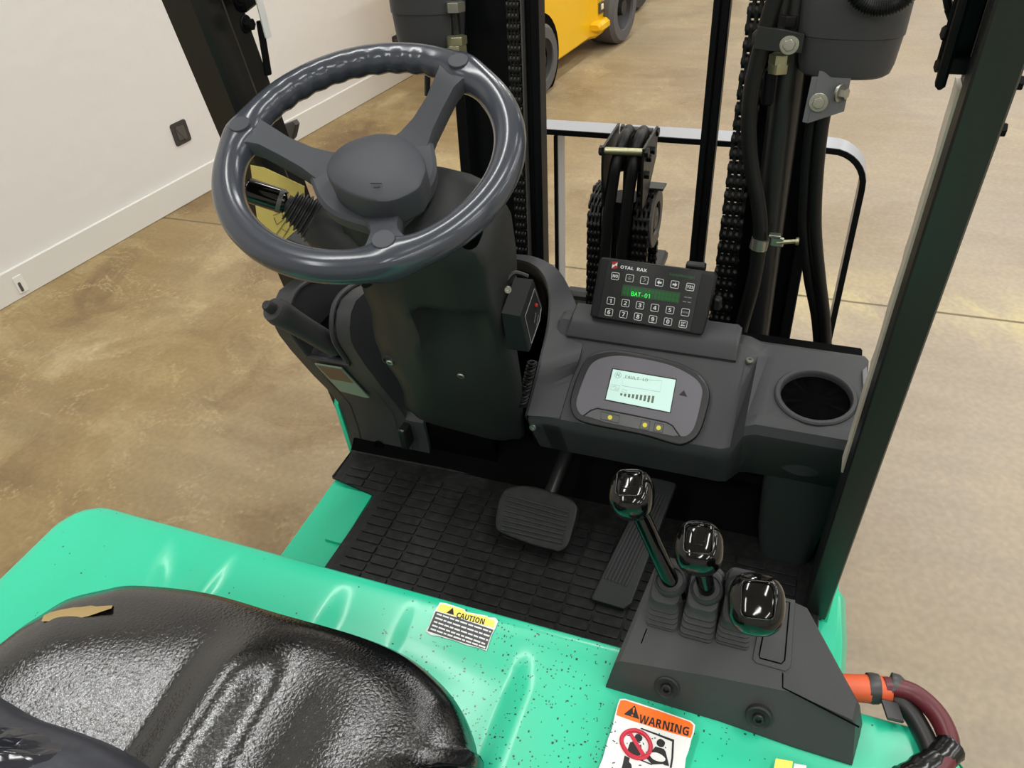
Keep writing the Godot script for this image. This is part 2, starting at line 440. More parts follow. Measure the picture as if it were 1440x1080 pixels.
func setting() -> void:
	var jz0 := -2.612; var joint := 0.006   # a sawn joint crosses the floor
	for s in [[-4.6, 12.0, jz0 + joint, 9.0, "floor"], [-4.6, 12.0, -18.0, jz0 - joint, "floor"]]:
		structure(s[4], [box(Vector3(s[1] - s[0], 0.2, s[3] - s[2]), Vector3((s[0] + s[1]) / 2, -0.1, (s[2] + s[3]) / 2), 0.002)], mats["concrete"], "worn sealed concrete floor with a sawn joint")
	structure("trim_1", [box(Vector3(16.6, 0.15, 0.014), Vector3(3.7, -0.079, jz0), 0.0005)], mats["joint filler"], "grey filler in the floor joint")
	structure("wall_left", [slab(-0.2, 0.0, -0.1, 4.7, -14.5, 8.5)], mats["wall paint"], "plain off-white wall to the left")
	structure("wall_right", [slab(11.0, 11.2, -0.1, 4.7, -14.5, 8.5)], mats["far wall"], "off-white wall far to the right")
	structure("wall_front", [slab(-0.2, 11.2, -0.1, 4.7, -14.6, -14.4)], mats["far wall"], "off-white wall at the far end")
	structure("wall_back", [slab(-0.2, 11.2, -0.1, 4.7, 8.3, 8.5)], mats["far wall"], "off-white wall behind the camera")
	structure("ceiling", [slab(-0.2, 11.2, 4.5, 4.7, -14.6, 8.5)], mats["ceiling paint"], "white ceiling")
	structure("baseboard_left", [slab(0.0, 0.014, 0.0, 0.132, -14.4, 8.3, 0.004)], mats["baseboard paint"], "white baseboard along the left wall")
	# outlets on the wall and in the baseboard
	for o in [[1.02, 0.355, 0.052, 0.062, "open dark electrical box in the wall left of the steering wheel"], [-2.2, 0.62, 0.05, 0.065, "small dark electrical box far along the wall behind the wheel rim"]]:
		pass
	var frames := [[Vector3(-2.8, 0.3197, -2.8669), 0.095, 0.105, "open dark electrical box in the wall left of the steering wheel"], [Vector3(-2.72, 0.2271, -4.6479), 0.07, 0.11, "small dark electrical box far along the wall above the wheel rim"]]
	for f in frames:
		var p: Vector3 = ROOM + Basis(Vector3.UP, TURN) * Vector3(0, 0, 0)
		var local: Vector3 = Basis(Vector3.UP, -TURN) * (f[0] - ROOM)
		var t := thing("wall_outlet", f[3], "outlet", room(0.0, local.y, local.z), "dark boxes in the left wall")
		var x := Transform3D(Basis(Vector3.UP, TURN) * Basis(Vector3.UP, PI / 2), room(0.0, local.y, local.z))
		var ring := prism(rrect(f[1], f[2], 0.012), 0.0, 0.006, 0.002, x)
		part(t, "box_rim", [ring], mats["tyre dark"])
		part(t, "socket", [prism(rrect(f[1] * 0.55, f[2] * 0.6, 0.01), 0.006, 0.009, 0.001, x), prism(rrect(f[1] * 0.2, f[2] * 0.75, 0.006), 0.009, 0.011, 0.001, x.rotated_local(Vector3.BACK, 0.5))], mats["sheave"])
	var q: Vector3 = Basis(Vector3.UP, -TURN) * (Vector3(-2.98, 0.0581, -1.8767) - ROOM)
	var bo := thing("baseboard_outlet", "chipped grey outlet set in the white baseboard at the left edge", "outlet", room(0.014, q.y, q.z))
	var bx := Transform3D(Basis(Vector3.UP, TURN) * Basis(Vector3.UP, PI / 2), room(0.014, q.y, q.z))
	part(bo, "plate", [prism(rrect(0.042, 0.075, 0.006), 0.0, 0.004, 0.001, bx)], mats["label white"])
	part(bo, "hole", [prism(rrect(0.012, 0.042, 0.004), 0.004, 0.006, 0.001, bx.translated_local(Vector3(-0.006, -0.01, 0)))], mats["sheave"])

func wheel_at(parent: Node3D, at: Vector3, axis: Vector3, r: float, w: float, rubber: Material) -> void:
	var x := aim(at, axis)
	part(parent, "tyre", [lathe([[r * 0.62, -w / 2], [r * 0.9, -w / 2], [r, -w * 0.38], [r, w * 0.38], [r * 0.9, w / 2], [r * 0.62, w / 2], [r * 0.62, -w / 2]], 32, x)], rubber)
	part(parent, "wheel_disc", [lathe([[0.01, -w * 0.3], [r * 0.62, -w * 0.3], [r * 0.62, w * 0.42], [r * 0.5, w * 0.3], [r * 0.25, w * 0.2], [r * 0.2, w * 0.46], [0.01, w * 0.46]], 24, x)], mats["wheel rim"])

func far_trucks() -> void:
	var b := Basis(Vector3.UP, TURN)
	var o := Vector3(-1.535, 0, -4.62)     # where the near wheel stands
	var t := thing("yellow_forklift", "yellow forklift parked beyond the mast, its near wheel beside the black upright", "forklift", o)
	var x := Transform3D(b, o)
	# the side of the body, from above: straight flank, then the rounded counterweight
	var plan := PackedVector2Array([Vector2(-0.50, 0.42), Vector2(-0.02, 0.42), Vector2(0.0, 0.39), Vector2(0.0, -0.62), Vector2(0.035, -0.66), Vector2(0.035, -0.80), Vector2(-0.01, -0.9), Vector2(-0.2, -1.02), Vector2(-0.40, -1.02), Vector2(-0.50, -0.9)])
	var rings := []
	for l in [[0.11, 0.02], [0.13, 0.0], [0.8, 0.0], [1.0, 0.03], [1.05, 0.12]]:
		var ring := PackedVector3Array()
		for p in inset(plan, l[1]) if l[1] > 0 else plan: ring.append(x * Vector3(p.x - 0.03, l[0], p.y))
		rings.append(ring)
	part(t, "body", [loft(rings)], mats["yellow paint"], "yellow painted body")
	part(t, "rear_step", [moved(box(Vector3(0.16, 0.07, 0.24), Vector3(-0.03, 0.185, -0.74), 0.02), x)], mats["yellow paint"])
	part(t, "wheel_arch", [lathe([[0.001, 0.0], [0.255, 0.0], [0.255, 0.012], [0.001, 0.012]], 32, aim(x * Vector3(-0.031, 0.2, 0.12), b * Vector3.RIGHT))], mats["black"])
	part(t, "side_slot", [moved(box(Vector3(0.012, 0.34, 0.085), Vector3(0.012, 0.52, -0.71), 0.004), x)], mats["sheave"])
	var lamp := part(t, "reflector", [moved(box(Vector3(0.012, 0.07, 0.07), Vector3(0.012, 0.29, -0.71), 0.004), x)], mats["sheave"])
	part(lamp, "lens", [moved(box(Vector3(0.012, 0.035, 0.032), Vector3(0.017, 0.295, -0.71), 0.004), x)], mats["lens"])
	wheel_at(t, x * Vector3(-0.06, 0.2, 0.12), b * Vector3.RIGHT, 0.2, 0.14, mats["tyre"])
	wheel_at(t, x * Vector3(-0.04, 0.225, -0.98), b * Vector3.RIGHT, 0.225, 0.22, mats["tyre"])
	var o2 := Vector3(-1.50, 0, -6.42)
	var t2 := thing("distant_forklift", "dark truck behind the yellow forklift, only its thick wheel in view", "forklift", o2)
	var x2 := Transform3D(b, o2)
	wheel_at(t2, x2 * Vector3(-0.02, 0.26, 0.0), b * Vector3.RIGHT, 0.26, 0.26, mats["tyre dark"])
	part(t2, "body", [moved(box(Vector3(0.4, 0.8, 1.2), Vector3(-0.38, 0.62, -0.3), 0.05), x2)], mats["sheave"])

func rr_sdf(p: Vector2, c: Vector2, h: Vector2, r: float) -> float:
	var q := (p - c).abs() - h + Vector2(r, r)
	return Vector2(maxf(q.x, 0), maxf(q.y, 0)).length() + minf(maxf(q.x, q.y), 0.0) - r

func hood_height(x: float, z: float) -> float:
	# embossed steps run front to back; each one dies out at the front lip
	var lip := clampf((z + 0.462) / 0.062, 0.0, 1.0)
	var h := 0.0
	h -= 0.010 * smoothstep(-0.672, -0.641, x + (z + 0.38) * -0.50) * lip
	h += 0.006 * smoothstep(-0.642, -0.592, x) * lip
	h -= 0.005 * smoothstep(-0.594, -0.586, x) * lip
	h -= 0.008 * clampf((x + 0.443) / 0.0215, 0.0, 1.0) * lip
	h -= 0.002 * smoothstep(-0.350, -0.340, x) * lip
	h += 0.008 * clampf((x + 0.216 - 0.012 * lip) / 0.016, 0.0, 1.0) * smoothstep(-0.445, -0.39, z)
	return h

func ladder(a: float, b: float, n: int, edge: float) -> Array:
	var out := [a, a + edge * 0.15, a + edge * 0.4, a + edge]
	for i in range(1, n): out.append(lerpf(a + edge, b - edge, float(i) / n))
	out.append_array([b - edge, b - edge * 0.4, b - edge * 0.15, b])
	return out

func body() -> void:
	# hood: a rounded slab whose top carries the embossing
	var c := Vector2(-0.312, 0.10); var h := Vector2(0.550, 0.57); var r := 0.055
	var rows := []; var uv := PackedVector2Array(); var out_of := PackedByteArray()
	var xs := ladder(c.x - h.x, c.x + h.x, 150, 0.016); var zs := ladder(c.y - h.y, c.y + h.y, 110, 0.016)
	for z in zs:
		var row := PackedVector3Array()
		for x in xs:
			var p := Vector2(x, z); var d := rr_sdf(p, c, h, r)
			out_of.append(1 if d > 0.0 else 0)
			if d > 0.0:      # pull the corners in to the rounded outline
				var q := c + ((p - c).abs() - h + Vector2(r, r)).max(Vector2.ZERO).normalized() * r * (p - c).sign() + (h - Vector2(r, r)).min((p - c).abs()) * (p - c).sign()
				p = q; d = 0.0
			var e := clampf(1.0 + d / 0.016, 0.0, 1.0)
			var y := 0.88 + hood_height(p.x, p.y) - 0.016 * (1.0 - sqrt(maxf(0.0, 1.0 - e * e)))
			row.append(Vector3(p.x, y, p.y)); uv.append((p - c + h) / (h * 2.0))
		rows.append(row)
	var top := grid(rows, Vector3.UP); top[2] = uv
	var kept := PackedInt32Array()
	for i in range(0, top[1].size(), 3):
		if out_of[top[1][i]] + out_of[top[1][i + 1]] + out_of[top[1][i + 2]] < 3: kept.append_array([top[1][i], top[1][i + 1], top[1][i + 2]])
	top[1] = kept
	var skirt := []
	for y in [0.864, 0.80, 0.42]:
		var ring := PackedVector3Array()
		for p in rrect(h.x * 2, h.y * 2, r, 8): ring.append(Vector3(c.x + p.x, y, c.y + p.y))
		skirt.append(ring)
	var sk := loft(skirt, true, false)
	var hood := part(truck, "hood", [top, sk], mats["hood green"], "bright green embossed hood speckled with paint chips", 50.0)
	# caution label
	stickers(hood)
	# floor plate, side panels and lower chassis
	part(truck, "floor_plate", [prism(PackedVector2Array([Vector2(-.431, 0.0458), Vector2(-.3526, 0.0454), Vector2(-.3495, -.078), Vector2(-.3851, -.0776)]), -0.02, -0.006, 0.001, Transform3D(Vector3(1.00000, 0.00000, 0.00000), Vector3(0.00000, 0.00000, -1.00000), Vector3(0.00000, 1.00000, 0.00000), Vector3(-0.32000, 0.55600, -0.80000))), box(Vector3(0.93, 0.03, 0.42), Vector3(-0.305, 0.528, -0.82), 0.003)], mats["green"], "green step plate at the left edge of the floor")
	part(truck, "step_riser", [grid([PackedVector3Array([Vector3(-.7189, 0.536, -.7269), Vector3(-.6702, 0.536, -.7277)]), PackedVector3Array([Vector3(-.7302, 0.46, -.7178), Vector3(-.6765, 0.46, -.7205)])], Vector3(0, 0.5, 1)), box(Vector3(0.1, 0.04, 0.2), Vector3(-0.70, 0.44, -0.58), 0.003)], mats["green"])
	part(truck, "chassis", [box(Vector3(0.86, 0.42, 1.5), Vector3(-0.32, 0.31, -0.25), 0.03)], mats["black paint"])
	part(truck, "counterweight", [box(Vector3(1.04, 0.62, 0.42), Vector3(-0.327, 0.5, 0.86), 0.08)], mats["green"])
	for s in [[-0.66, -1.0], [0.02, -1.0], [-0.70, 0.55], [0.05, 0.55]]:
		part(truck, "road_wheel", [lathe([[0.06, -0.07], [0.20, -0.07], [0.225, -0.05], [0.225, 0.05], [0.20, 0.07], [0.06, 0.07], [0.06, -0.07]], 28, aim(Vector3(s[0], 0.225, s[1] - 0.05), Vector3.RIGHT))], mats["tyre dark"])
	part(truck, "side_panel", [prism(PackedVector2Array([Vector2(-1.03, 0.50), Vector2(-0.80, 0.50), Vector2(-0.845, 0.72), Vector2(-0.885, 0.88), Vector2(-0.91, 0.905), Vector2(-0.95, 0.90), Vector2(-1.03, 0.87)]), 0.137, 0.146, 0.001, Transform3D(Vector3(0, 0, 1), Vector3(0, 1, 0), Vector3(1, 0, 0), Vector3.ZERO))], mats["green"], "thin green panel beside the dashboard")
	part(truck, "side_panel", [prism(PackedVector2Array([Vector2(-1.05, 0.42), Vector2(-0.955, 0.42), Vector2(-0.958, 0.53), Vector2(-0.952, 0.66), Vector2(-1.05, 0.8)]), -0.792, -0.783, 0.001, Transform3D(Vector3(0, 0, 1), Vector3(0, 1, 0), Vector3(1, 0, 0), Vector3.ZERO))], mats["green"])
	part(truck, "side_sill", [loft([PackedVector3Array([Vector3(0.1514, 0.38, -.9368), Vector3(0.1794, 0.38, -1.0129), Vector3(0.1962, 0.38, -.9918), Vector3(0.2018, 0.38, -.8968), Vector3(0.201, 0.38, -.8193), Vector3(0.159, 0.38, -.806)]), PackedVector3Array([Vector3(0.1367, 0.51, -.8397), Vector3(0.1608, 0.51, -.9075), Vector3(0.1713, 0.51, -.8931), Vector3(0.1767, 0.51, -.8022), Vector3(0.1761, 0.51, -.7329), Vector3(0.1424, 0.51, -.7222)]), PackedVector3Array([Vector3(0.1368, 0.52, -.8272), Vector3(0.1585, 0.52, -.8933), Vector3(0.1667, 0.52, -.8784), Vector3(0.172, 0.52, -.7941), Vector3(0.1714, 0.52, -.7313), Vector3(0.1428, 0.52, -.7223)])])], mats["green"], "green rounded sill below the right pillar", 60.0)
	# a small zinc bracket where the right pillar meets the dashboard
	part(truck, "bracket", [prism(PackedVector2Array([Vector2(0.1244, 0.0561), Vector2(0.1298, 0.0666), Vector2(0.1335, 0.043), Vector2(0.1335, 0.0164), Vector2(0.1269, 0.0177)]), -0.01, 0.004, 0.001, Transform3D(Vector3(1.00000, 0.00000, 0.00000), Vector3(0.00000, 0.09950, -0.99504), Vector3(0.00000, 0.99504, 0.09950), Vector3(0.00000, 0.88500, -0.94200)))], mats["grey plate"])

func plate(frame: Transform3D, lift: float, poly: PackedVector2Array, thick := 0.0005) -> Array:
	return prism(poly, lift, lift + thick, 0.0, frame)

func draped(s: Array) -> Array:   # laid on the embossed sheet
	var v := PackedVector3Array()
	for p in s[0]: v.append(p + Vector3(0, hood_height(p.x, p.z), 0))
	return [v, s[1], s[2]]

func stickers(hood: Node3D) -> void:
	var f := Transform3D(Vector3(1.00000, 0.00000, 0.00000), Vector3(0.00000, 0.00000, -1.00000), Vector3(0.00000, 1.00000, 0.00000), Vector3(-0.30000, 0.88000, -0.30000))
	var cz := 0.0010
	var o := part(hood, "caution_label", [draped(plate(f, cz, PackedVector2Array([Vector2(-.0116, 0.1581), Vector2(-.0043, 0.1591), Vector2(0.0187, 0.1581), Vector2(0.0216, 0.1558), Vector2(0.0473, 0.1577), Vector2(0.0482, 0.1564), Vector2(0.0566, 0.158), Vector2(0.0609, 0.1552), Vector2(0.0603, 0.1471), Vector2(0.0587, 0.1402), Vector2(0.0587, 0.1225), Vector2(0.0501, 0.1233), Vector2(0.035, 0.1225), Vector2(0.0174, 0.1239), Vector2(0.0114, 0.1233), Vector2(0.0002, 0.1237), Vector2(-.0078, 0.122), Vector2(-.0157, 0.1245), Vector2(-.0144, 0.1312), Vector2(-.0143, 0.1462)])))], mats["label white"], "worn white and yellow sticker reading CAUTION")
	part(o, "header", [draped(plate(f, cz + 0.0004, PackedVector2Array([Vector2(-.0102, 0.156), Vector2(-.0049, 0.1569), Vector2(0.0176, 0.1569), Vector2(0.0219, 0.1543), Vector2(0.0476, 0.1559), Vector2(0.0495, 0.1549), Vector2(0.0571, 0.1545), Vector2(0.0585, 0.1478), Vector2(0.0374, 0.1473), Vector2(0.0125, 0.1483), Vector2(-.0111, 0.1489)])))], mats["label yellow"])
	part(o, "text_panel", [draped(plate(f, cz + 0.0004, PackedVector2Array([Vector2(-.0126, 0.1476), Vector2(0.013, 0.1471), Vector2(0.0378, 0.1461), Vector2(0.0588, 0.1449), Vector2(0.0578, 0.1387), Vector2(0.0576, 0.1236), Vector2(0.0345, 0.1238), Vector2(0.0109, 0.1244), Vector2(-.0137, 0.1253)])))], mats["label grey"])
	var lines := []
	var a: Array = [Vector3(-.3103, 0.865, -.4452), Vector3(-.3103, 0.865, -.4408), Vector3(-.3104, 0.865, -.4365), Vector3(-.3107, 0.865, -.4323), Vector3(-.311, 0.865, -.4282)]; var b: Array = [Vector3(-.242, 0.865, -.4421), Vector3(-.2421, 0.865, -.4374), Vector3(-.2422, 0.865, -.4328), Vector3(-.2426, 0.865, -.4283), Vector3(-.2426, 0.865, -.425)]
	var rng := RandomNumberGenerator.new(); rng.seed = 3
	for k in 5:
		var at := 0.0
		while at < 0.97:
			var to := minf(0.985, at + 0.05 + rng.randf() * 0.09)
			var p: Vector3 = a[k].lerp(b[k], at); var q: Vector3 = a[k].lerp(b[k], to)
			var d: Vector3 = (b[k] - a[k]).normalized()
			lines.append(draped(box(Vector3((q - p).length(), 0.0016, 0.0005), (p + q) / 2 + Vector3(0, 0.0170, 0), 0.0001, Basis(d, Vector3.UP.cross(d).normalized() * 1.0, Vector3.UP))))
			at = to + 0.018
	part(o, "text_lines", lines, mats["label white"]).set_meta("kind", "stuff")
	var w: Array = [Vector3(-.2878, 0.865, -.4497), Vector3(-.2533, 0.865, -.4502)]
	var wd: Vector3 = (w[1] - w[0]).normalized()
	var wx := Transform3D(wd, Vector3.UP.cross(wd), Vector3.UP, (w[0] + w[1]) / 2 + Vector3(0, 0.0170, 0))
	part(o, "lettering", [draped(words("CAUTION", 0.0058, 0.0004, wx, 0.95, "Droid Sans", 700))], mats["ink"])
	part(o, "warning_triangle", [draped(plate(f, cz + 0.0008, PackedVector2Array([Vector2(0.0056, 0.1559), Vector2(0.0094, 0.1488), Vector2(0.0005, 0.149)])))], mats["ink"])
	# warning label
	var g := part(hood, "warning_label", [plate(f, 0.0002, PackedVector2Array([Vector2(0.2112, 0.106), Vector2(0.216, 0.1079), Vector2(0.2298, 0.1076), Vector2(0.249, 0.107), Vector2(0.2681, 0.1058), Vector2(0.2829, 0.105), Vector2(0.2871, 0.1022), Vector2(0.2873, 0.094), Vector2(0.2861, 0.087), Vector2(0.2857, 0.0765), Vector2(0.2843, 0.0673), Vector2(0.2851, 0.0552), Vector2(0.286, 0.042), Vector2(0.2076, 0.0162), Vector2(0.2085, 0.0294), Vector2(0.2102, 0.0432), Vector2(0.2102, 0.0641), Vector2(0.2113, 0.0736), Vector2(0.2105, 0.0894), Vector2(0.2105, 0.1007)]))], mats["label white"], "scuffed white and orange sticker reading WARNING")
	part(g, "header", [plate(f, 0.0007, PackedVector2Array([Vector2(0.2123, 0.1046), Vector2(0.216, 0.1062), Vector2(0.2302, 0.1057), Vector2(0.2494, 0.1053), Vector2(0.2684, 0.1042), Vector2(0.2817, 0.1034), Vector2(0.2853, 0.1012), Vector2(0.2857, 0.0935), Vector2(0.2851, 0.088), Vector2(0.267, 0.0874), Vector2(0.2485, 0.0873), Vector2(0.2288, 0.0876), Vector2(0.2119, 0.0886), Vector2(0.2115, 0.0984)]))], mats["label orange"], "orange strip with WARNING")
	part(g, "warning_triangle", [plate(f, 0.0012, PackedVector2Array([Vector2(0.2271, 0.1036), Vector2(0.2343, 0.0911), Vector2(0.219, 0.0915)]))], mats["ink"])
	var w2: Array = [Vector3(-.0615, 0.8812, -.3918), Vector3(-.0211, 0.8812, -.3929)]
	var d2: Vector3 = (w2[1] - w2[0]).normalized()
	part(g, "lettering", [words("WARNING", 0.0086, 0.0004, Transform3D(d2, Vector3.UP.cross(d2), Vector3.UP, (w2[0] + w2[1]) / 2 + Vector3(0, 0.0002, 0)), 0.84, "Droid Sans", 600)], mats["ink"])
	part(g, "exclamation_mark", [plate(f, 0.0017, PackedVector2Array([Vector2(0.2259, 0.1), Vector2(0.2277, 0.101), Vector2(0.228, 0.0955), Vector2(0.2271, 0.0949)])), plate(f, 0.0017, PackedVector2Array([Vector2(0.226, 0.0931), Vector2(0.2276, 0.0936), Vector2(0.2279, 0.0917), Vector2(0.2264, 0.0914)]))], mats["label orange"])
	part(g, "frame_lines", [plate(f, 0.0007, PackedVector2Array([Vector2(0.2376, 0.0821), Vector2(0.2385, 0.0832), Vector2(0.2706, 0.0812), Vector2(0.2731, 0.0637), Vector2(0.2735, 0.0541), Vector2(0.2717, 0.0539), Vector2(0.2714, 0.0631), Vector2(0.269, 0.0791)])), plate(f, 0.0007, PackedVector2Array([Vector2(0.2438, 0.053), Vector2(0.2553, 0.052), Vector2(0.2555, 0.0509), Vector2(0.244, 0.0519)]))], mats["ink"])
	part(g, "figure", [plate(f, 0.0007, smooth2([Vector2(0.2581, 0.0782), Vector2(0.2627, 0.0762), Vector2(0.2624, 0.0721), Vector2(0.2597, 0.0704), Vector2(0.256, 0.0717), Vector2(0.2553, 0.0751)])), plate(f, 0.0007, PackedVector2Array([Vector2(0.255, 0.0693), Vector2(0.2629, 0.0695), Vector2(0.2652, 0.0674), Vector2(0.2709, 0.0552), Vector2(0.2667, 0.0546), Vector2(0.2651, 0.0552), Vector2(0.2554, 0.0517), Vector2(0.2492, 0.0559), Vector2(0.2525, 0.0617), Vector2(0.2532, 0.0651)]))], mats["ink"], "dark seated figure of the pictogram")
	part(g, "steering_pictogram", [plate(f, 0.0012, smooth2([Vector2(0.2515, 0.061), Vector2(0.2566, 0.0635), Vector2(0.2628, 0.0627), Vector2(0.2664, 0.0599), Vector2(0.264, 0.0568), Vector2(0.2574, 0.0562), Vector2(0.2532, 0.058)]))], mats["label white"])
	part(g, "figure", [plate(f, 0.0007, smooth2([Vector2(0.2365, 0.0763), Vector2(0.2408, 0.0748), Vector2(0.2412, 0.0713), Vector2(0.2383, 0.0687), Vector2(0.2349, 0.0701), Vector2(0.2341, 0.0735)])), plate(f, 0.0007, PackedVector2Array([Vector2(0.2312, 0.066), Vector2(0.2336, 0.0674), Vector2(0.2394, 0.0655), Vector2(0.2417, 0.067), Vector2(0.2429, 0.0634), Vector2(0.2429, 0.0566), Vector2(0.2387, 0.0552), Vector2(0.2303, 0.0553)])), plate(f, 0.0007, PackedVector2Array([Vector2(0.2292, 0.0518), Vector2(0.2343, 0.0511), Vector2(0.2345, 0.0472), Vector2(0.2371, 0.0457), Vector2(0.2392, 0.0402), Vector2(0.2294, 0.037), Vector2(0.2294, 0.0432)]))], mats["ink"], "dark figure under the prohibition ring")
	var ring: Array = [Vector3(-.066, 0.8816, -.3788), Vector3(-.058, 0.8816, -.3777), Vector3(-.052, 0.8816, -.3731), Vector3(-.0491, 0.8816, -.3668), Vector3(-.0501, 0.8816, -.3593), Vector3(-.0548, 0.8816, -.3546), Vector3(-.0608, 0.8816, -.353), Vector3(-.0681, 0.8816, -.3546), Vector3(-.0739, 0.8816, -.3595), Vector3(-.0771, 0.8816, -.3649), Vector3(-.0766, 0.8816, -.3708), Vector3(-.0724, 0.8816, -.3761)]
	var rp := smooth(ring + [ring[0]], 5); rp.remove_at(rp.size() - 1)
	var flat := tube(rp, 0.0021, 8, true)
	part(g, "prohibition_ring", [flat, plate(f, 0.0012, PackedVector2Array([Vector2(0.2268, 0.0744), Vector2(0.2295, 0.0765), Vector2(0.2474, 0.0589), Vector2(0.245, 0.0557)]))], mats["label red"])
	var chips := []
	for k in 60:
		var p := Vector3(lerpf(-0.118, -0.03, rng.randf()), 0.8808, lerpf(-0.385, -0.30, rng.randf()))
		chips.append(box(Vector3(0.001 + rng.randf() * 0.002, 0.0004, 0.001), p, 0.0001, Basis(Vector3.UP, rng.randf() * 3.0)))
	part(g, "scratches", chips, mats["label grey"]).set_meta("kind", "stuff")
	part(hood, "yellow_label", [plate(f, 0.0002, PackedVector2Array([Vector2(0.3635, 0.0929), Vector2(0.3786, 0.095), Vector2(0.3778, 0.0817), Vector2(0.3623, 0.0794)]))], mats["label yellow"], "small yellow sticker below the lever box")
	part(hood, "white_label", [plate(f, 0.0002, PackedVector2Array([Vector2(0.38, 0.0934), Vector2(0.3906, 0.0948), Vector2(0.3894, 0.0842), Vector2(0.3789, 0.0835)]))], mats["label white"], "small white sticker below the lever box")

func seat_height(u: float, v: float) -> float:
	# u across (-1..1), v from the front edge (0) to the back (1)
	var deep := smoothstep(0.03, 0.30, v)
	var h := 0.046 * maxf(0.0, -0.06 - u) / 0.9 * smoothstep(0.0, 0.42, v)        # the left thigh's hollow falls to the middle
	h += 0.016 * smoothstep(-0.07, 0.12, u) * deep - 0.024 * smoothstep(0.13, 0.30, u) * deep
	h += 0.010 * smoothstep(0.36, 0.62, u) * deep + 0.022 * smoothstep(0.66, 0.95, u) * deep
	h += 0.012 * smoothstep(-0.8, -0.98, u) * deep
	h += 0.008 * exp(-pow((v - 0.13) / 0.08, 2.0)) - 0.010 * smoothstep(0.2, 0.8, v)
	return h

func seat() -> void:
	var front := [Vector3(-.705, 0.948, -.2345), Vector3(-.6903, 0.948, -.2778), Vector3(-.6759, 0.948, -.304), Vector3(-.6459, 0.948, -.3258), Vector3(-.6115, 0.948, -.3432), Vector3(-.5277, 0.948, -.3589), Vector3(-.4377, 0.948, -.3603), Vector3(-.3532, 0.948, -.3615), Vector3(-.3027, 0.948, -.3577), Vector3(-.2669, 0.948, -.3479), Vector3(-.2286, 0.948, -.3291), Vector3(-.2053, 0.948, -.3076), Vector3(-.1909, 0.948, -.2876), Vector3(-.1809, 0.948, -.268)]
	var o := [Vector2(-0.715, 0.15), Vector2(-0.722, -0.10)]
	for p in front: o.append(Vector2(p.x, p.z))
	o.append_array([Vector2(-0.166, -0.10), Vector2(-0.172, 0.15), Vector2(-0.44, 0.17)])
	var outline := smooth2(o, 8)
	var c := Vector2(-0.46, -0.10); var rings := []
	for l in [[0.0, 0.884, 0], [0.004, 0.90, 0], [0.0, 0.925, 0], [0.003, 0.942, 0], [0.011, 0.957, 0], [0.024, 0.966, 0.25]]:
		var ring := PackedVector3Array()
		for p in inset(outline, l[0]) if l[0] > 0 else outline: ring.append(Vector3(p.x, l[1], p.y))
		rings.append(ring)
	var edge := inset(outline, 0.024)
	for s in [0.06, 0.12, 0.18, 0.24, 0.3, 0.36, 0.42, 0.48, 0.54, 0.6, 0.66, 0.72, 0.78, 0.84, 0.9, 0.96]:
		var ring := PackedVector3Array()
		for p in edge:
			var q := p.lerp(c, s)
			var k := smoothstep(0.0, 0.3, s)
			ring.append(Vector3(q.x, 0.968 + 0.010 * k + seat_height((q.x + 0.46) / 0.27, (q.y + 0.375) / 0.4) * (0.35 + 0.65 * k), q.y))
		rings.append(ring)
	var st := part(truck, "seat", [loft(rings)], mats["vinyl"], "shiny worn black vinyl seat pan", 70.0)
	var torn := [Vector3(-.6574, 0.972, -.2671), Vector3(-.6546, 0.972, -.276), Vector3(-.6401, 0.972, -.2859), Vector3(-.6222, 0.972, -.2924), Vector3(-.6017, 0.972, -.2959), Vector3(-.5946, 0.972, -.2954)]; var low := [Vector3(-.6455, 0.98, -.2563), Vector3(-.6325, 0.98, -.2603), Vector3(-.6165, 0.98, -.267), Vector3(-.6024, 0.98, -.2758), Vector3(-.5923, 0.98, -.285), Vector3(-.5861, 0.98, -.2904)]
	var r0 := PackedVector3Array(); var r1 := PackedVector3Array(); var r2 := PackedVector3Array()
	for k in torn.size(): r0.append(torn[k] + Vector3(0, 0.0, -0.001)); r1.append((torn[k] + low[k]) / 2 + Vector3(0, 0.007, 0.0)); r2.append(low[k] + Vector3(0, 0.006, 0.002))
	part(st, "torn_edge", [grid([r0, r1, r2], Vector3.UP)], mats["foam"], "tan foam showing through a tear in the front edge")

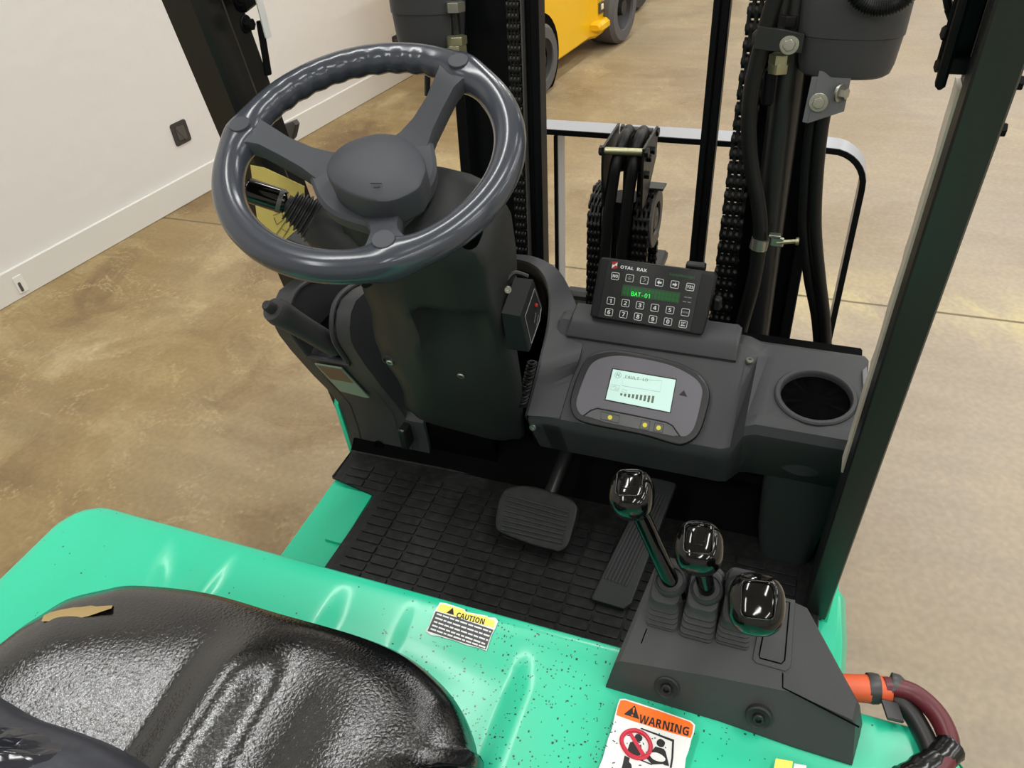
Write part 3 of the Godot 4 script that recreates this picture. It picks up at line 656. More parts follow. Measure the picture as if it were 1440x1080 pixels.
func mats_and_pedals() -> void:
	var f := Transform3D(Vector3(1.00000, 0.00000, 0.00000), Vector3(0.00000, 0.00000, -1.00000), Vector3(0.00000, 1.00000, 0.00000), Vector3(-0.32000, 0.55600, -0.80000))
	var m := thing("floor_mat", "black rubber floor mat with raised rectangular blocks, under the pedals", "mat", f.origin)
	var base := PackedVector2Array([Vector2(-0.449, 0.060), Vector2(-0.345, 0.040), Vector2(-0.352, -0.20), Vector2(0.451, -0.20), Vector2(0.451, 0.16), Vector2(-0.449, 0.136)])
	part(m, "base", [prism(base, -0.006, 0.0, 0.0015, f)], mats["rubber"])
	var rim := tube(PackedVector3Array([f * Vector3(-0.447, 0.061, -0.001), f * Vector3(-0.447, 0.135, -0.001), f * Vector3(0.45, 0.158, -0.001), f * Vector3(0.45, -0.19, -0.001)]), 0.0032, 8)
	part(m, "edge_bead", [rim], mats["rubber"])
	var block := PackedVector2Array(rrect(0.0464, 0.0166, 0.003, 2))
	for r in 16:
		for c in 18:
			var p := Vector2(-0.4025 + c * 0.0496, 0.0993 - r * 0.0197)
			if p.x < -0.33 and r > 2: continue
			if r == 0 and p.x > 0.02: continue
			if p.x > 0.43 or (r > 13): continue
			var rg := sin(r * 12.9 + c * 78.2) * 43758.5
			part(m, "tread_block", [prism(block, -0.001, 0.0026 + 0.0006 * (rg - floorf(rg)), 0.0011, f.translated_local(Vector3(p.x, p.y, 0)))], mats["rubber"])
	# brake pedal
	var pf := Transform3D(Vector3(1.00000, 0.00000, 0.00000), Vector3(0.00000, 0.51008, -0.86013), Vector3(0.00000, 0.86013, 0.51008), Vector3(-0.32883, 0.61500, -0.81488))
	var outline := PackedVector2Array([Vector2(-.0752, 0.0094), Vector2(-.0741, 0.0348), Vector2(-.062, 0.0508), Vector2(-.0237, 0.0597), Vector2(0.0389, 0.0539), Vector2(0.058, 0.045), Vector2(0.063, 0.032), Vector2(0.0628, 0.0039), Vector2(0.0607, -.0242), Vector2(0.0499, -.0373), Vector2(0.0387, -.0388), Vector2(-.0061, -.0371), Vector2(-.0558, -.0306), Vector2(-.0699, -.0208)])
	var pedal := part(truck, "brake_pedal", [prism(smooth2(Array(outline), 3), -0.02, 0.0, 0.004, pf)], mats["rubber"], "worn ribbed rubber brake pedal")
	var la: Array = [Vector3(-.063, 0.0345, 0), Vector3(-.063, 0.0266, 0), Vector3(-.0616, 0.0176, 0), Vector3(-.0613, 0.0085, 0), Vector3(-.0613, 0.0006, 0), Vector3(-.0599, -.0082, 0), Vector3(-.059, -.0171, 0), Vector3(-.058, -.0246, 0)]; var lb: Array = [Vector3(0.049, 0.0289, 0), Vector3(0.0495, 0.0213, 0), Vector3(0.0495, 0.0131, 0), Vector3(0.0498, 0.0055, 0), Vector3(0.05, -.0015, 0), Vector3(0.0498, -.0092, 0), Vector3(0.0499, -.0167, 0), Vector3(0.05, -.0242, 0)]
	for k in la.size():
		part(pedal, "rib", [rod(pf * (la[k] + Vector3(0, 0, 0.0005)), pf * (lb[k] + Vector3(0, 0, 0.0005)), 0.0022, 8)], mats["boot rubber"])
	part(truck, "pedal_arm", [rod(pf * Vector3(0.0, 0.0, -0.012), Vector3(-0.30, 0.72, -1.08), 0.012)], mats["black paint"])
	# accelerator pedal
	var af := Transform3D(Vector3(1.00000, 0.00000, 0.00000), Vector3(0.00000, 0.31022, -0.95067), Vector3(0.00000, 0.95067, 0.31022), Vector3(-0.18194, 0.57200, -0.72442))
	var acc := part(truck, "accelerator_pedal", [prism(PackedVector2Array([Vector2(-.0285, 0.0026), Vector2(-.0251, -.001), Vector2(0.0258, -.0029), Vector2(0.0358, 0.0099), Vector2(0.0623, 0.2273), Vector2(0.0578, 0.2306), Vector2(0.0206, 0.2322), Vector2(0.0163, 0.2283)]), -0.012, 0.0, 0.003, af)], mats["dark plastic"], "long ribbed accelerator pedal")
	for k in 7:
		var a: Vector3 = [Vector3(-.0141, 0.0369, 0)][0].lerp([Vector3(0.0208, 0.0332, 0)][0], k / 6.0)
		var b: Vector3 = [Vector3(0.0193, 0.2032, 0)][0].lerp([Vector3(0.0502, 0.2005, 0)][0], k / 6.0)
		part(acc, "rib", [rod(af * a, af * b, 0.0022, 8)], mats["boot rubber"])

func cowl() -> void:
	# firewall behind everything under the dashboard
	part(truck, "firewall", [box(Vector3(0.90, 0.44, 0.03), Vector3(-0.322, 0.65, -1.075), 0.003), box(Vector3(0.90, 0.02, 0.20), Vector3(-0.322, 0.60, -1.0), 0.003, Basis(Vector3.RIGHT, 0.75)), box(Vector3(0.90, 0.012, 0.16), Vector3(-0.322, 0.546, -1.0), 0.003)], mats["black"])
	# left cowl: the same side profile drawn across three strips, the middle one sunk for the brake lever's slot
	var zy := Transform3D(Vector3(0, 0, 1), Vector3(0, 1, 0), Vector3(-1, 0, 0), Vector3.ZERO)
	var full := [Vector2(-1.09, 0.545), Vector2(-0.955, 0.545), Vector2(-0.958, 0.60), Vector2(-0.953, 0.665), Vector2(-0.932, 0.715), Vector2(-0.906, 0.768), Vector2(-0.870, 0.850), Vector2(-0.853, 0.895), Vector2(-0.849, 0.915), Vector2(-0.853, 0.937), Vector2(-0.866, 0.957), Vector2(-0.886, 0.967), Vector2(-0.922, 0.964), Vector2(-1.02, 0.935), Vector2(-1.09, 0.90)]
	var rim_lift := 0.004
	var shells := []
	for s in [[-0.785, -0.752], [-0.668, -0.638]]:
		var poly := PackedVector2Array(full)
		shells.append(prism(poly, -s[1], -s[0], 0.006, zy))
	shells.append(prism(PackedVector2Array([Vector2(-1.09, 0.545), Vector2(-0.955, 0.545), Vector2(-0.958, 0.60), Vector2(-0.953, 0.655), Vector2(-0.990, 0.705), Vector2(-1.09, 0.705)]), 0.600, 0.640, 0.004, zy))
	# beside the column the face is set back above, and comes forward again near the floor
	var hollow := PackedVector2Array([Vector2(-1.09, 0.545), Vector2(-0.962, 0.545), Vector2(-0.965, 0.60), Vector2(-0.962, 0.645), Vector2(-1.0, 0.70), Vector2(-1.0, 0.86), Vector2(-1.02, 0.90), Vector2(-1.09, 0.90)])
	var low := PackedVector2Array([Vector2(-1.09, 0.545), Vector2(-0.955, 0.545), Vector2(-0.958, 0.60), Vector2(-0.953, 0.665), Vector2(-0.932, 0.715), Vector2(-0.906, 0.768), Vector2(-0.874, 0.842), Vector2(-0.90, 0.852), Vector2(-0.97, 0.86), Vector2(-1.04, 0.88), Vector2(-1.09, 0.88)])
	shells.append(prism(low, 0.660, 0.756, 0.0, zy))
	var cw := part(truck, "left_cowl", shells, mats["dash plastic"], "black plastic cowl left of the steering column", 35.0)
	part(cw, "hollow", [prism(hollow, 0.462, 0.641, 0.0, zy)], mats["black"])  # coloured black throughout for the shade in this recess
	part(cw, "slot_painted_shade", [box(Vector3(0.084, 0.012, 0.17), Vector3(-0.710, 0.872, -0.985), 0.002)], mats["black"])  # black block paints in the shade at the bottom of the slot
	var lip := []
	for x in [-0.750, -0.670]:
		var path := []
		for k in range(6, 14): path.append(Vector3(x, full[k].y + 0.001, full[k].x + 0.001))
		lip.append(tube(smooth(path, 3), 0.0045, 8))
	lip.append(rod(Vector3(-0.752, 0.846, -0.871), Vector3(-0.668, 0.846, -0.871), 0.0045, 8))
	part(cw, "slot_rim", lip, mats["dash plastic"])
	# hollow and bracket between cowl and column
	part(truck, "bracket", [box(Vector3(0.016, 0.05, 0.03), Vector3(-.6378, 0.6225, -.945), 0.003)], mats["black paint"])
	part(cw, "plug", [lathe([[0.011, 0.0], [0.010, 0.003], [0.004, 0.004], [0.001, 0.002]], 16, aim(Vector3(-.7113, 0.5698, -.953), Vector3(0, 0.1, 1)))], mats["black"])
	# information sticker on its face
	var f := Transform3D(Vector3(1.00000, 0.00000, 0.00000), Vector3(-0.00000, 0.91298, 0.40799), Vector3(0.00000, -0.40799, 0.91298), Vector3(-0.78000, 0.78000, -0.90000))
	var st := part(cw, "label", [prism(PackedVector2Array([Vector2(0.0359, 0.0547), Vector2(0.0901, 0.057), Vector2(0.0986, -.0544), Vector2(0.0903, -.0562), Vector2(0.0399, -.0479)]), 0.002, 0.0045, 0.0, f)], mats["label mint"], "brown and mint instruction sticker")
	part(st, "header", [prism(PackedVector2Array([Vector2(0.0388, 0.0526), Vector2(0.0878, 0.0534), Vector2(0.0903, 0.0025), Vector2(0.0434, 0.0031)]), 0.0045, 0.005, 0.0, f)], mats["label brown"])
	# parking brake lever in the slot
	var t: Array = [Vector3(-.7271, 0.9914, -.8)]; var p0: Vector3 = t[0]; var p3: Vector3 = Vector3(-.6987, 0.8784, -.875)
	var d := (p3 - p0).normalized()
	var lv := part(truck, "parking_brake_lever", [tube(smooth([p0 - d * 0.004, p0 + d * 0.010, p0.lerp(p3, 0.3), p0.lerp(p3, 0.55), p0.lerp(p3, 0.8), p3 + d * 0.012], 5), PackedFloat32Array(range(26).map(func(i): return lerpf([0.0185, 0.0215, 0.0195, 0.0185, 0.0185, 0.0175, 0.0175][mini(i / 5, 5)], [0.0185, 0.0215, 0.0195, 0.0185, 0.0185, 0.0175, 0.0175][mini(i / 5, 5) + 1], (i % 5) / 5.0))), 20)], mats["dash plastic"], "black parking brake lever with a grip", 60.0)
	part(lv, "release_button", [lathe([[0.009, 0.0], [0.009, 0.014], [0.007, 0.018], [0.005, 0.017], [0.001, 0.017]], 16, aim(p0 - d * 0.002, -d * 1.0))], mats["boot rubber"])
	part(lv, "lever_base", [box(Vector3(0.032, 0.05, 0.05), p3 + Vector3(0.0, -0.012, -0.028), 0.008)], mats["black paint"])
	part(lv, "pin", [rod(p3 + Vector3(-0.008, 0.013, -0.014), p3 + Vector3(0.012, 0.017, -0.016), 0.005)], mats["sheave"])

func dashboard() -> void:
	# one body lofted across: the sloping instrument bay, then the flat top with the cup holder
	var C := [Vector2(-1.06, 0.60), Vector2(-1.05, 0.885), Vector2(-1.03, 0.905), Vector2(-1.0, 0.908), Vector2(-0.985, 0.895), Vector2(-0.885, 0.8115), Vector2(-0.876, 0.803), Vector2(-0.873, 0.79), Vector2(-0.876, 0.776), Vector2(-0.915, 0.695), Vector2(-1.0, 0.66)]
	var R := [Vector2(-1.06, 0.60), Vector2(-1.048, 0.884), Vector2(-1.030, 0.8935), Vector2(-1.004, 0.8912), Vector2(-1.0, 0.8908), Vector2(-0.880, 0.8788), Vector2(-0.866, 0.8715), Vector2(-0.861, 0.857), Vector2(-0.866, 0.838), Vector2(-0.928, 0.715), Vector2(-1.0, 0.67)]
	var rings := []; var hole0 := 0.0
	var steps := [[-0.338, 0.0], [-0.330, 0.0], [-0.29, 0.0], [-0.052, 0.0], [-0.038, 0.12], [-0.022, 0.88], [-0.008, 1.0], [0.003, 1.0], [0.1285, 1.0], [0.1335, 0.985]]
	for s in steps:
		var ring := PackedVector3Array()
		for k in C.size():
			var q: Vector2 = C[k].lerp(R[k], s[1])
			if s[0] == -0.338 or s[0] == 0.1335: q = q.lerp(Vector2(-1.0, 0.76), 0.03)
			ring.append(Vector3(s[0], q.y, q.x))
		rings.append(ring)
	var body_s := loft(rings)
	# leave the strip over the cup out and put a plate with a round hole in its place
	var t := PackedInt32Array(); var n := C.size(); var skip := 0
	for i in range(0, body_s[1].size(), 3):
		var a: int = body_s[1][i]; var b: int = body_s[1][i + 1]; var c: int = body_s[1][i + 2]
		var inside := true
		for q in [a, b, c]:
			var rr: int = q / n; var kk: int = q % n
			if not (rr in [7, 8] and kk in [4, 5]): inside = false
		if inside: skip += 1
		else: t.append_array([a, b, c])
	body_s[1] = t
	var cup := Vector3(0.0657, 0.8841, -.9326)
	var hole_r := 0.0485
	var lo := Vector2(0.003, -1.0); var hi := Vector2(0.1285, -0.880)
	var inner := PackedVector3Array(); var outer := PackedVector3Array()
	var flat_y := func(z: float) -> float: return lerpf(0.8908, 0.8788, (z + 1.0) / 0.12)
	var angles := []
	for k in 64: angles.append(TAU * k / 64)
	for q in [lo, hi, Vector2(lo.x, hi.y), Vector2(hi.x, lo.y)]: angles.append(fposmod((q - Vector2(cup.x, cup.z)).angle(), TAU))
	angles.sort()
	for a in angles:
		var d := Vector2(cos(a), sin(a)); var o := Vector2(cup.x, cup.z); var far := 9.0
		if d.x > 1e-6: far = minf(far, (hi.x - o.x) / d.x)
		if d.x < -1e-6: far = minf(far, (lo.x - o.x) / d.x)
		if d.y > 1e-6: far = minf(far, (hi.y - o.y) / d.y)
		if d.y < -1e-6: far = minf(far, (lo.y - o.y) / d.y)
		var p := o + d * far; var q := o + d * minf(hole_r, far)
		outer.append(Vector3(p.x, flat_y.call(p.y), p.y)); inner.append(Vector3(q.x, flat_y.call(q.y), q.y))
	outer.append(outer[0]); inner.append(inner[0])
	var dash := part(truck, "dashboard", [body_s, grid([outer, inner], Vector3.UP)], mats["dash plastic"], "", 32.0)
	var cx := aim(Vector3(cup.x, flat_y.call(cup.z), cup.z), Vector3(0, 1, 0.1))
	part(dash, "cup_holder", [lathe([[0.001, -0.120], [0.0490, -0.119], [0.0515, -0.008], [0.0565, -0.006], [0.0565, 0.0025], [0.0545, 0.0048], [0.0500, 0.0048], [0.0482, 0.003], [0.0475, -0.002], [0.0440, -0.115], [0.001, -0.116]], 48, cx)], mats["dash plastic"], "round empty cup holder")
	part(dash, "cup_painted_shade", [lathe([[0.0478, -0.006], [0.0425, -0.108], [0.02, -0.110], [0.001, -0.110], [0.001, -0.107], [0.02, -0.107], [0.0405, -0.105], [0.0462, -0.006]], 48, cx)], mats["black"])  # black inner wall puts the shade of the deep cup into colour
	part(dash, "screw", socket_screw(Vector3(-.0325, 0.8901, -.9829), Vector3(0, 1, 0.1), 0.006), mats["steel"])
	part(dash, "screw", socket_screw(Vector3(-.3459, 0.778, -.874), Vector3(0, 0.25, 1), 0.006), mats["steel"])
	# cover strip along the back of the instrument bay
	var strip := []
	for s in [[-0.318, 0.6], [-0.312, 1.0], [-0.058, 1.0], [-0.052, 0.8]]:
		var ring := PackedVector3Array()
		for q in [Vector2(-1.036, 0.904), Vector2(-1.033, 0.920), Vector2(-1.026, 0.925), Vector2(-0.998, 0.920), Vector2(-0.986, 0.911), Vector2(-0.976, 0.894), Vector2(-0.978, 0.884), Vector2(-1.0, 0.89)]:
			ring.append(Vector3(s[0], lerpf(0.895, q.y, s[1]), q.x))
		strip.append(ring)
	part(dash, "cover_strip", [loft(strip)], mats["dash plastic"])
	part(dash, "front_lip", [prism(PackedVector2Array([Vector2(-0.95, 0.69), Vector2(-0.915, 0.695), Vector2(-0.876, 0.776), Vector2(-0.873, 0.79), Vector2(-0.877, 0.801), Vector2(-0.95, 0.801)]), 0.30, 0.356, 0.006, Transform3D(Vector3(0, 0, 1), Vector3(0, 1, 0), Vector3(-1, 0, 0), Vector3.ZERO))], mats["dash plastic"])
	# right leg down to the floor
	var leg := []
	for l in [[0.72, 0.015, 0.133, -0.925], [0.66, 0.018, 0.131, -0.915], [0.60, 0.022, 0.118, -0.905], [0.557, 0.03, 0.112, -0.898]]:
		var ring := PackedVector3Array()
		for q in rrect(l[2] - l[1], 0.16, 0.02, 4): ring.append(Vector3((l[1] + l[2]) / 2 + q.x, l[0], l[3] - 0.08 + q.y))
		leg.append(ring)
	part(dash, "leg", [loft(leg)], mats["dark plastic"])
	part(dash, "under_panel", [box(Vector3(0.5, 0.03, 0.10), Vector3(-0.11, 0.665, -1.0), 0.01)], mats["black"])
	# hump round the column
	var inn := smooth([Vector3(-.4578, 0.9313, -1.12), Vector3(-.4237, 0.933, -1.11), Vector3(-.3952, 0.9273, -1.09), Vector3(-.3712, 0.9156, -1.05), Vector3(-.3567, 0.8972, -.995), Vector3(-.3468, 0.8759, -.9179), Vector3(-.3509, 0.84, -.8887), Vector3(-.3568, 0.8036, -.8681)], 5)
	var out := smooth([Vector3(-.4704, 0.9314, -1.14), Vector3(-.421, 0.9376, -1.13), Vector3(-.3762, 0.928, -1.115), Vector3(-.345, 0.9046, -1.09), Vector3(-.3114, 0.8927, -1.03), Vector3(-.2889, 0.8815, -.9639), Vector3(-.2954, 0.8462, -.9233), Vector3(-.3008, 0.806, -.8754)], 5)
	var inn2 := PackedVector3Array(); var ridge := PackedVector3Array(); var top := PackedVector3Array(); var out2 := PackedVector3Array(); var inn3 := PackedVector3Array()
	for k in inn.size():
		var w := float(k) / (inn.size() - 1)
		inn3.append(inn[k] + Vector3(-0.006, -0.22 * (1.0 - w * 0.55), -0.05))
		inn2.append(inn[k] + Vector3(-0.001, -0.006, -0.004))
		top.append(inn[k].lerp(out[k], 0.10) + Vector3(0.0, 0.004, 0.003))
		ridge.append(inn[k].lerp(out[k], 0.35) + Vector3(0.002, 0.002, 0.004 * (1.0 - w)))
		out2.append(out[k] + Vector3(0.006, -0.20 * (1.0 - w) - 0.03, -0.05 * (1.0 - w)))
	part(dash, "hump", [grid([inn3, inn2, inn, top, ridge, out, out2], Vector3(0.3, 1, 0.6))], mats["dash plastic"], "curved fin between column and instruments", 50.0)
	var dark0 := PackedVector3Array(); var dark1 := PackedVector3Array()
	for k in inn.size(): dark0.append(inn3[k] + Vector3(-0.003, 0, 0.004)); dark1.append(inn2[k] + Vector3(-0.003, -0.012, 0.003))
	part(dash, "hump_painted_shade", [grid([dark0, dark1], Vector3(-1, 0.2, 0.6))], mats["black"])  # black sheet stands in for the shade inside the hump
	cluster()

func cluster() -> void:
	var f := Transform3D(Vector3(1.00000, 0.00000, 0.00000), Vector3(0.00000, 0.65531, -0.75536), Vector3(0.00000, 0.75536, 0.65531), Vector3(0.00000, 0.80600, -0.88000))
	var bez := smooth2([Vector2(-.2876, 0.0203), Vector2(-.2887, 0.04), Vector2(-.2857, 0.0646), Vector2(-.2804, 0.0876), Vector2(-.2714, 0.1027), Vector2(-.2514, 0.1123), Vector2(-.2249, 0.118), Vector2(-.1897, 0.1175), Vector2(-.151, 0.1146), Vector2(-.1219, 0.1091), Vector2(-.0978, 0.0986), Vector2(-.084, 0.0827), Vector2(-.0793, 0.0664), Vector2(-.0804, 0.0435), Vector2(-.083, 0.0204), Vector2(-.0899, 0.0031), Vector2(-.1058, -.0098), Vector2(-.124, -.0109), Vector2(-.166, -.0064), Vector2(-.2238, -.0056), Vector2(-.2595, -.0043), Vector2(-.2768, 0.0024)], 3)
	var face := smooth2([Vector2(-.2773, 0.0241), Vector2(-.2759, 0.0462), Vector2(-.2714, 0.073), Vector2(-.2649, 0.0901), Vector2(-.2493, 0.1016), Vector2(-.223, 0.1087), Vector2(-.1882, 0.1093), Vector2(-.1495, 0.1066), Vector2(-.122, 0.0994), Vector2(-.1016, 0.0893), Vector2(-.092, 0.0766), Vector2(-.0907, 0.0606), Vector2(-.0917, 0.0339), Vector2(-.0941, 0.0164), Vector2(-.1011, 0.0048), Vector2(-.1116, 0.0015), Vector2(-.1246, 0.0023), Vector2(-.168, 0.0037), Vector2(-.2259, 0.0047), Vector2(-.2596, 0.0059), Vector2(-.2705, 0.0104)], 3)
	var inst := part(truck, "instrument_panel", [prism(bez, -0.004, 0.012, 0.0035, f)], mats["bezel"], "rounded instrument panel with a lit display")
	part(inst, "face", [prism(face, 0.010, 0.0128, 0.0004, f)], mats["cluster face"], "light grey face")
	part(inst, "lower_strip", [prism(PackedVector2Array([Vector2(-.2575, 0.0061), Vector2(-.2465, 0.0155), Vector2(-.2403, 0.019), Vector2(-.1897, 0.0183), Vector2(-.1365, 0.0165), Vector2(-.1265, 0.0132), Vector2(-.1167, 0.0017), Vector2(-.1204, -.0003), Vector2(-.1673, 0.0009), Vector2(-.2252, 0.0022)]), 0.0128, 0.0136, 0.0003, f)], mats["cluster strip"])
	part(inst, "groove", [tube(PackedVector3Array([Vector3(-.2617, 0.82, -.8757), Vector3(-.2516, 0.827, -.8837), Vector3(-.2427, 0.8301, -.8873), Vector3(-.1901, 0.8296, -.8867), Vector3(-.135, 0.8284, -.8854), Vector3(-.125, 0.8261, -.8828), Vector3(-.1114, 0.817, -.8722)]), 0.0011, 6)], mats["ink"])
	part(inst, "screen_frame", [prism(PackedVector2Array([Vector2(-.2324, 0.0875), Vector2(-.1317, 0.0868), Vector2(-.1313, 0.0331), Vector2(-.2342, 0.0354)]), 0.0126, 0.0134, 0.0003, f)], mats["bezel"])
	var sc := part(inst, "screen", [prism(PackedVector2Array([Vector2(-.2304, 0.0857), Vector2(-.133, 0.0849), Vector2(-.1327, 0.0346), Vector2(-.2325, 0.0372)]), 0.0132, 0.0138, 0.0, f)], mats["lcd"], "lit pale display reading FAULT LO")
	var ink := []; var faint := []
	var a: Array = [Vector3(-.2118, 0.046, 0.0138), Vector3(-.1595, 0.046, 0.0138)]
	var dx := (a[1] - a[0]).normalized() as Vector3; var up := Vector3(-dx.y, dx.x, 0)
	var fx := Transform3D(dx, up, Vector3.BACK, Vector3.ZERO)
	for k in 9:
		var p: Vector3 = a[0].lerp(a[1], k / 8.6)
		var hgt := 0.0035 + 0.0075 * k / 8.0
		ink.append(moved(prism(PackedVector2Array([Vector2(0, 0), Vector2(0.0034, 0), Vector2(0.0034, hgt), Vector2(0, hgt)]), 0.0, 0.0002, 0.0, Transform3D(dx, up, Vector3.BACK, Vector3(p.x, p.y, 0.0138) - up * (0.0004 * k - 0.001))), f))
	var tx: Array = [Vector3(-.2099, 0.0778, 0.0138), Vector3(-.174, 0.0765, 0.0138)]
	ink.append(moved(words("FAULT LO", 0.0042, 0.0002, Transform3D(dx, up, Vector3.BACK, Vector3(((tx[0] + tx[1]) / 2).x, ((tx[0] + tx[1]) / 2).y, 0.01395)), 1.3, "Droid Sans Mono"), f))
	var nn: Vector3 = [Vector3(-.221, 0.0779, 0.0138)][0]
	faint.append(moved(words("N", 0.0048, 0.0002, Transform3D(dx, up, Vector3.BACK, Vector3(nn.x, nn.y, 0.01395)), 1.1, "Droid Sans", 700), f))
	faint.append(moved(tube(PackedVector3Array(Array(ngon(0.0048, 24)).map(func(q): return Vector3(nn.x + q.x, nn.y + q.y, 0.0139))), 0.00028, 5, true), f))
	var boxes := [[Vector3(-.2125, 0.0744, 0.0138), Vector3(-.2113, 0.0624, 0.0138), Vector3(-.1528, 0.0626, 0.0138), Vector3(-.1529, 0.08, 0.0138)], [Vector3(-.2276, 0.0616, 0.0138), Vector3(-.2279, 0.0533, 0.0138), Vector3(-.2153, 0.0529, 0.0138), Vector3(-.215, 0.0614, 0.0138)], [Vector3(-.2099, 0.0571, 0.0138), Vector3(-.2103, 0.0531, 0.0138), Vector3(-.2033, 0.053, 0.0138), Vector3(-.2029, 0.0569, 0.0138)]]
	for b in boxes:
		var pp := PackedVector3Array()
		for q in b: pp.append(Vector3(q.x, q.y, 0.0139))
		faint.append(moved(tube(pp, 0.00025, 5, true), f))
	faint.append(moved(tube(PackedVector3Array([Vector3(-.2255, 0.058, 0.0139), Vector3(-.2225, 0.0599, 0.0139), Vector3(-.2197, 0.0584, 0.0139), Vector3(-.2219, 0.0551, 0.0139), Vector3(-.2176, 0.0546, 0.0139), Vector3(-.2167, 0.0583, 0.0139)]), 0.0003, 5), f))
	part(sc, "characters", ink, mats["lcd ink"], "FAULT LO and a rising bar graph")
	part(sc, "symbols", faint, mats["lcd faint"])
	for b in [[Vector2(-.2355, 0.017), Vector2(-.2059, 0.0153), Vector2(-.2057, 0.0043), Vector2(-.234, 0.0055)], [Vector2(-.1722, 0.0152), Vector2(-.1587, 0.0154), Vector2(-.1589, 0.0019), Vector2(-.1728, 0.002)], [Vector2(-.1514, 0.0146), Vector2(-.1379, 0.0144), Vector2(-.1379, 0.0016), Vector2(-.1516, 0.0021)]]:
		var poly := PackedVector2Array(b); var mid := Vector2.ZERO
		for q in poly: mid += q / 4.0
		var bt := part(inst, "indicator", [prism(poly, 0.0130, 0.0140, 0.0003, f)], mats["cluster strip"])
		var edge := []
		var pp := PackedVector3Array()
		for q in poly: pp.append(f * Vector3(q.x, q.y, 0.0139))
		part(bt, "outline", [tube(pp, 0.0004, 5, true)], mats["ink"])
		part(bt, "lamp", [lathe([[0.0036, 0.0], [0.0034, 0.0006], [0.001, 0.0008]], 16, f.translated_local(Vector3(mid.x, mid.y, 0.0139)))], mats["yellow lamp"])
	part(inst, "triangle_mark", [prism(PackedVector2Array([Vector2(-.1183, 0.0713), Vector2(-.1118, 0.0621), Vector2(-.1242, 0.063)]), 0.0126, 0.0132, 0.0, f)], mats["ink"])

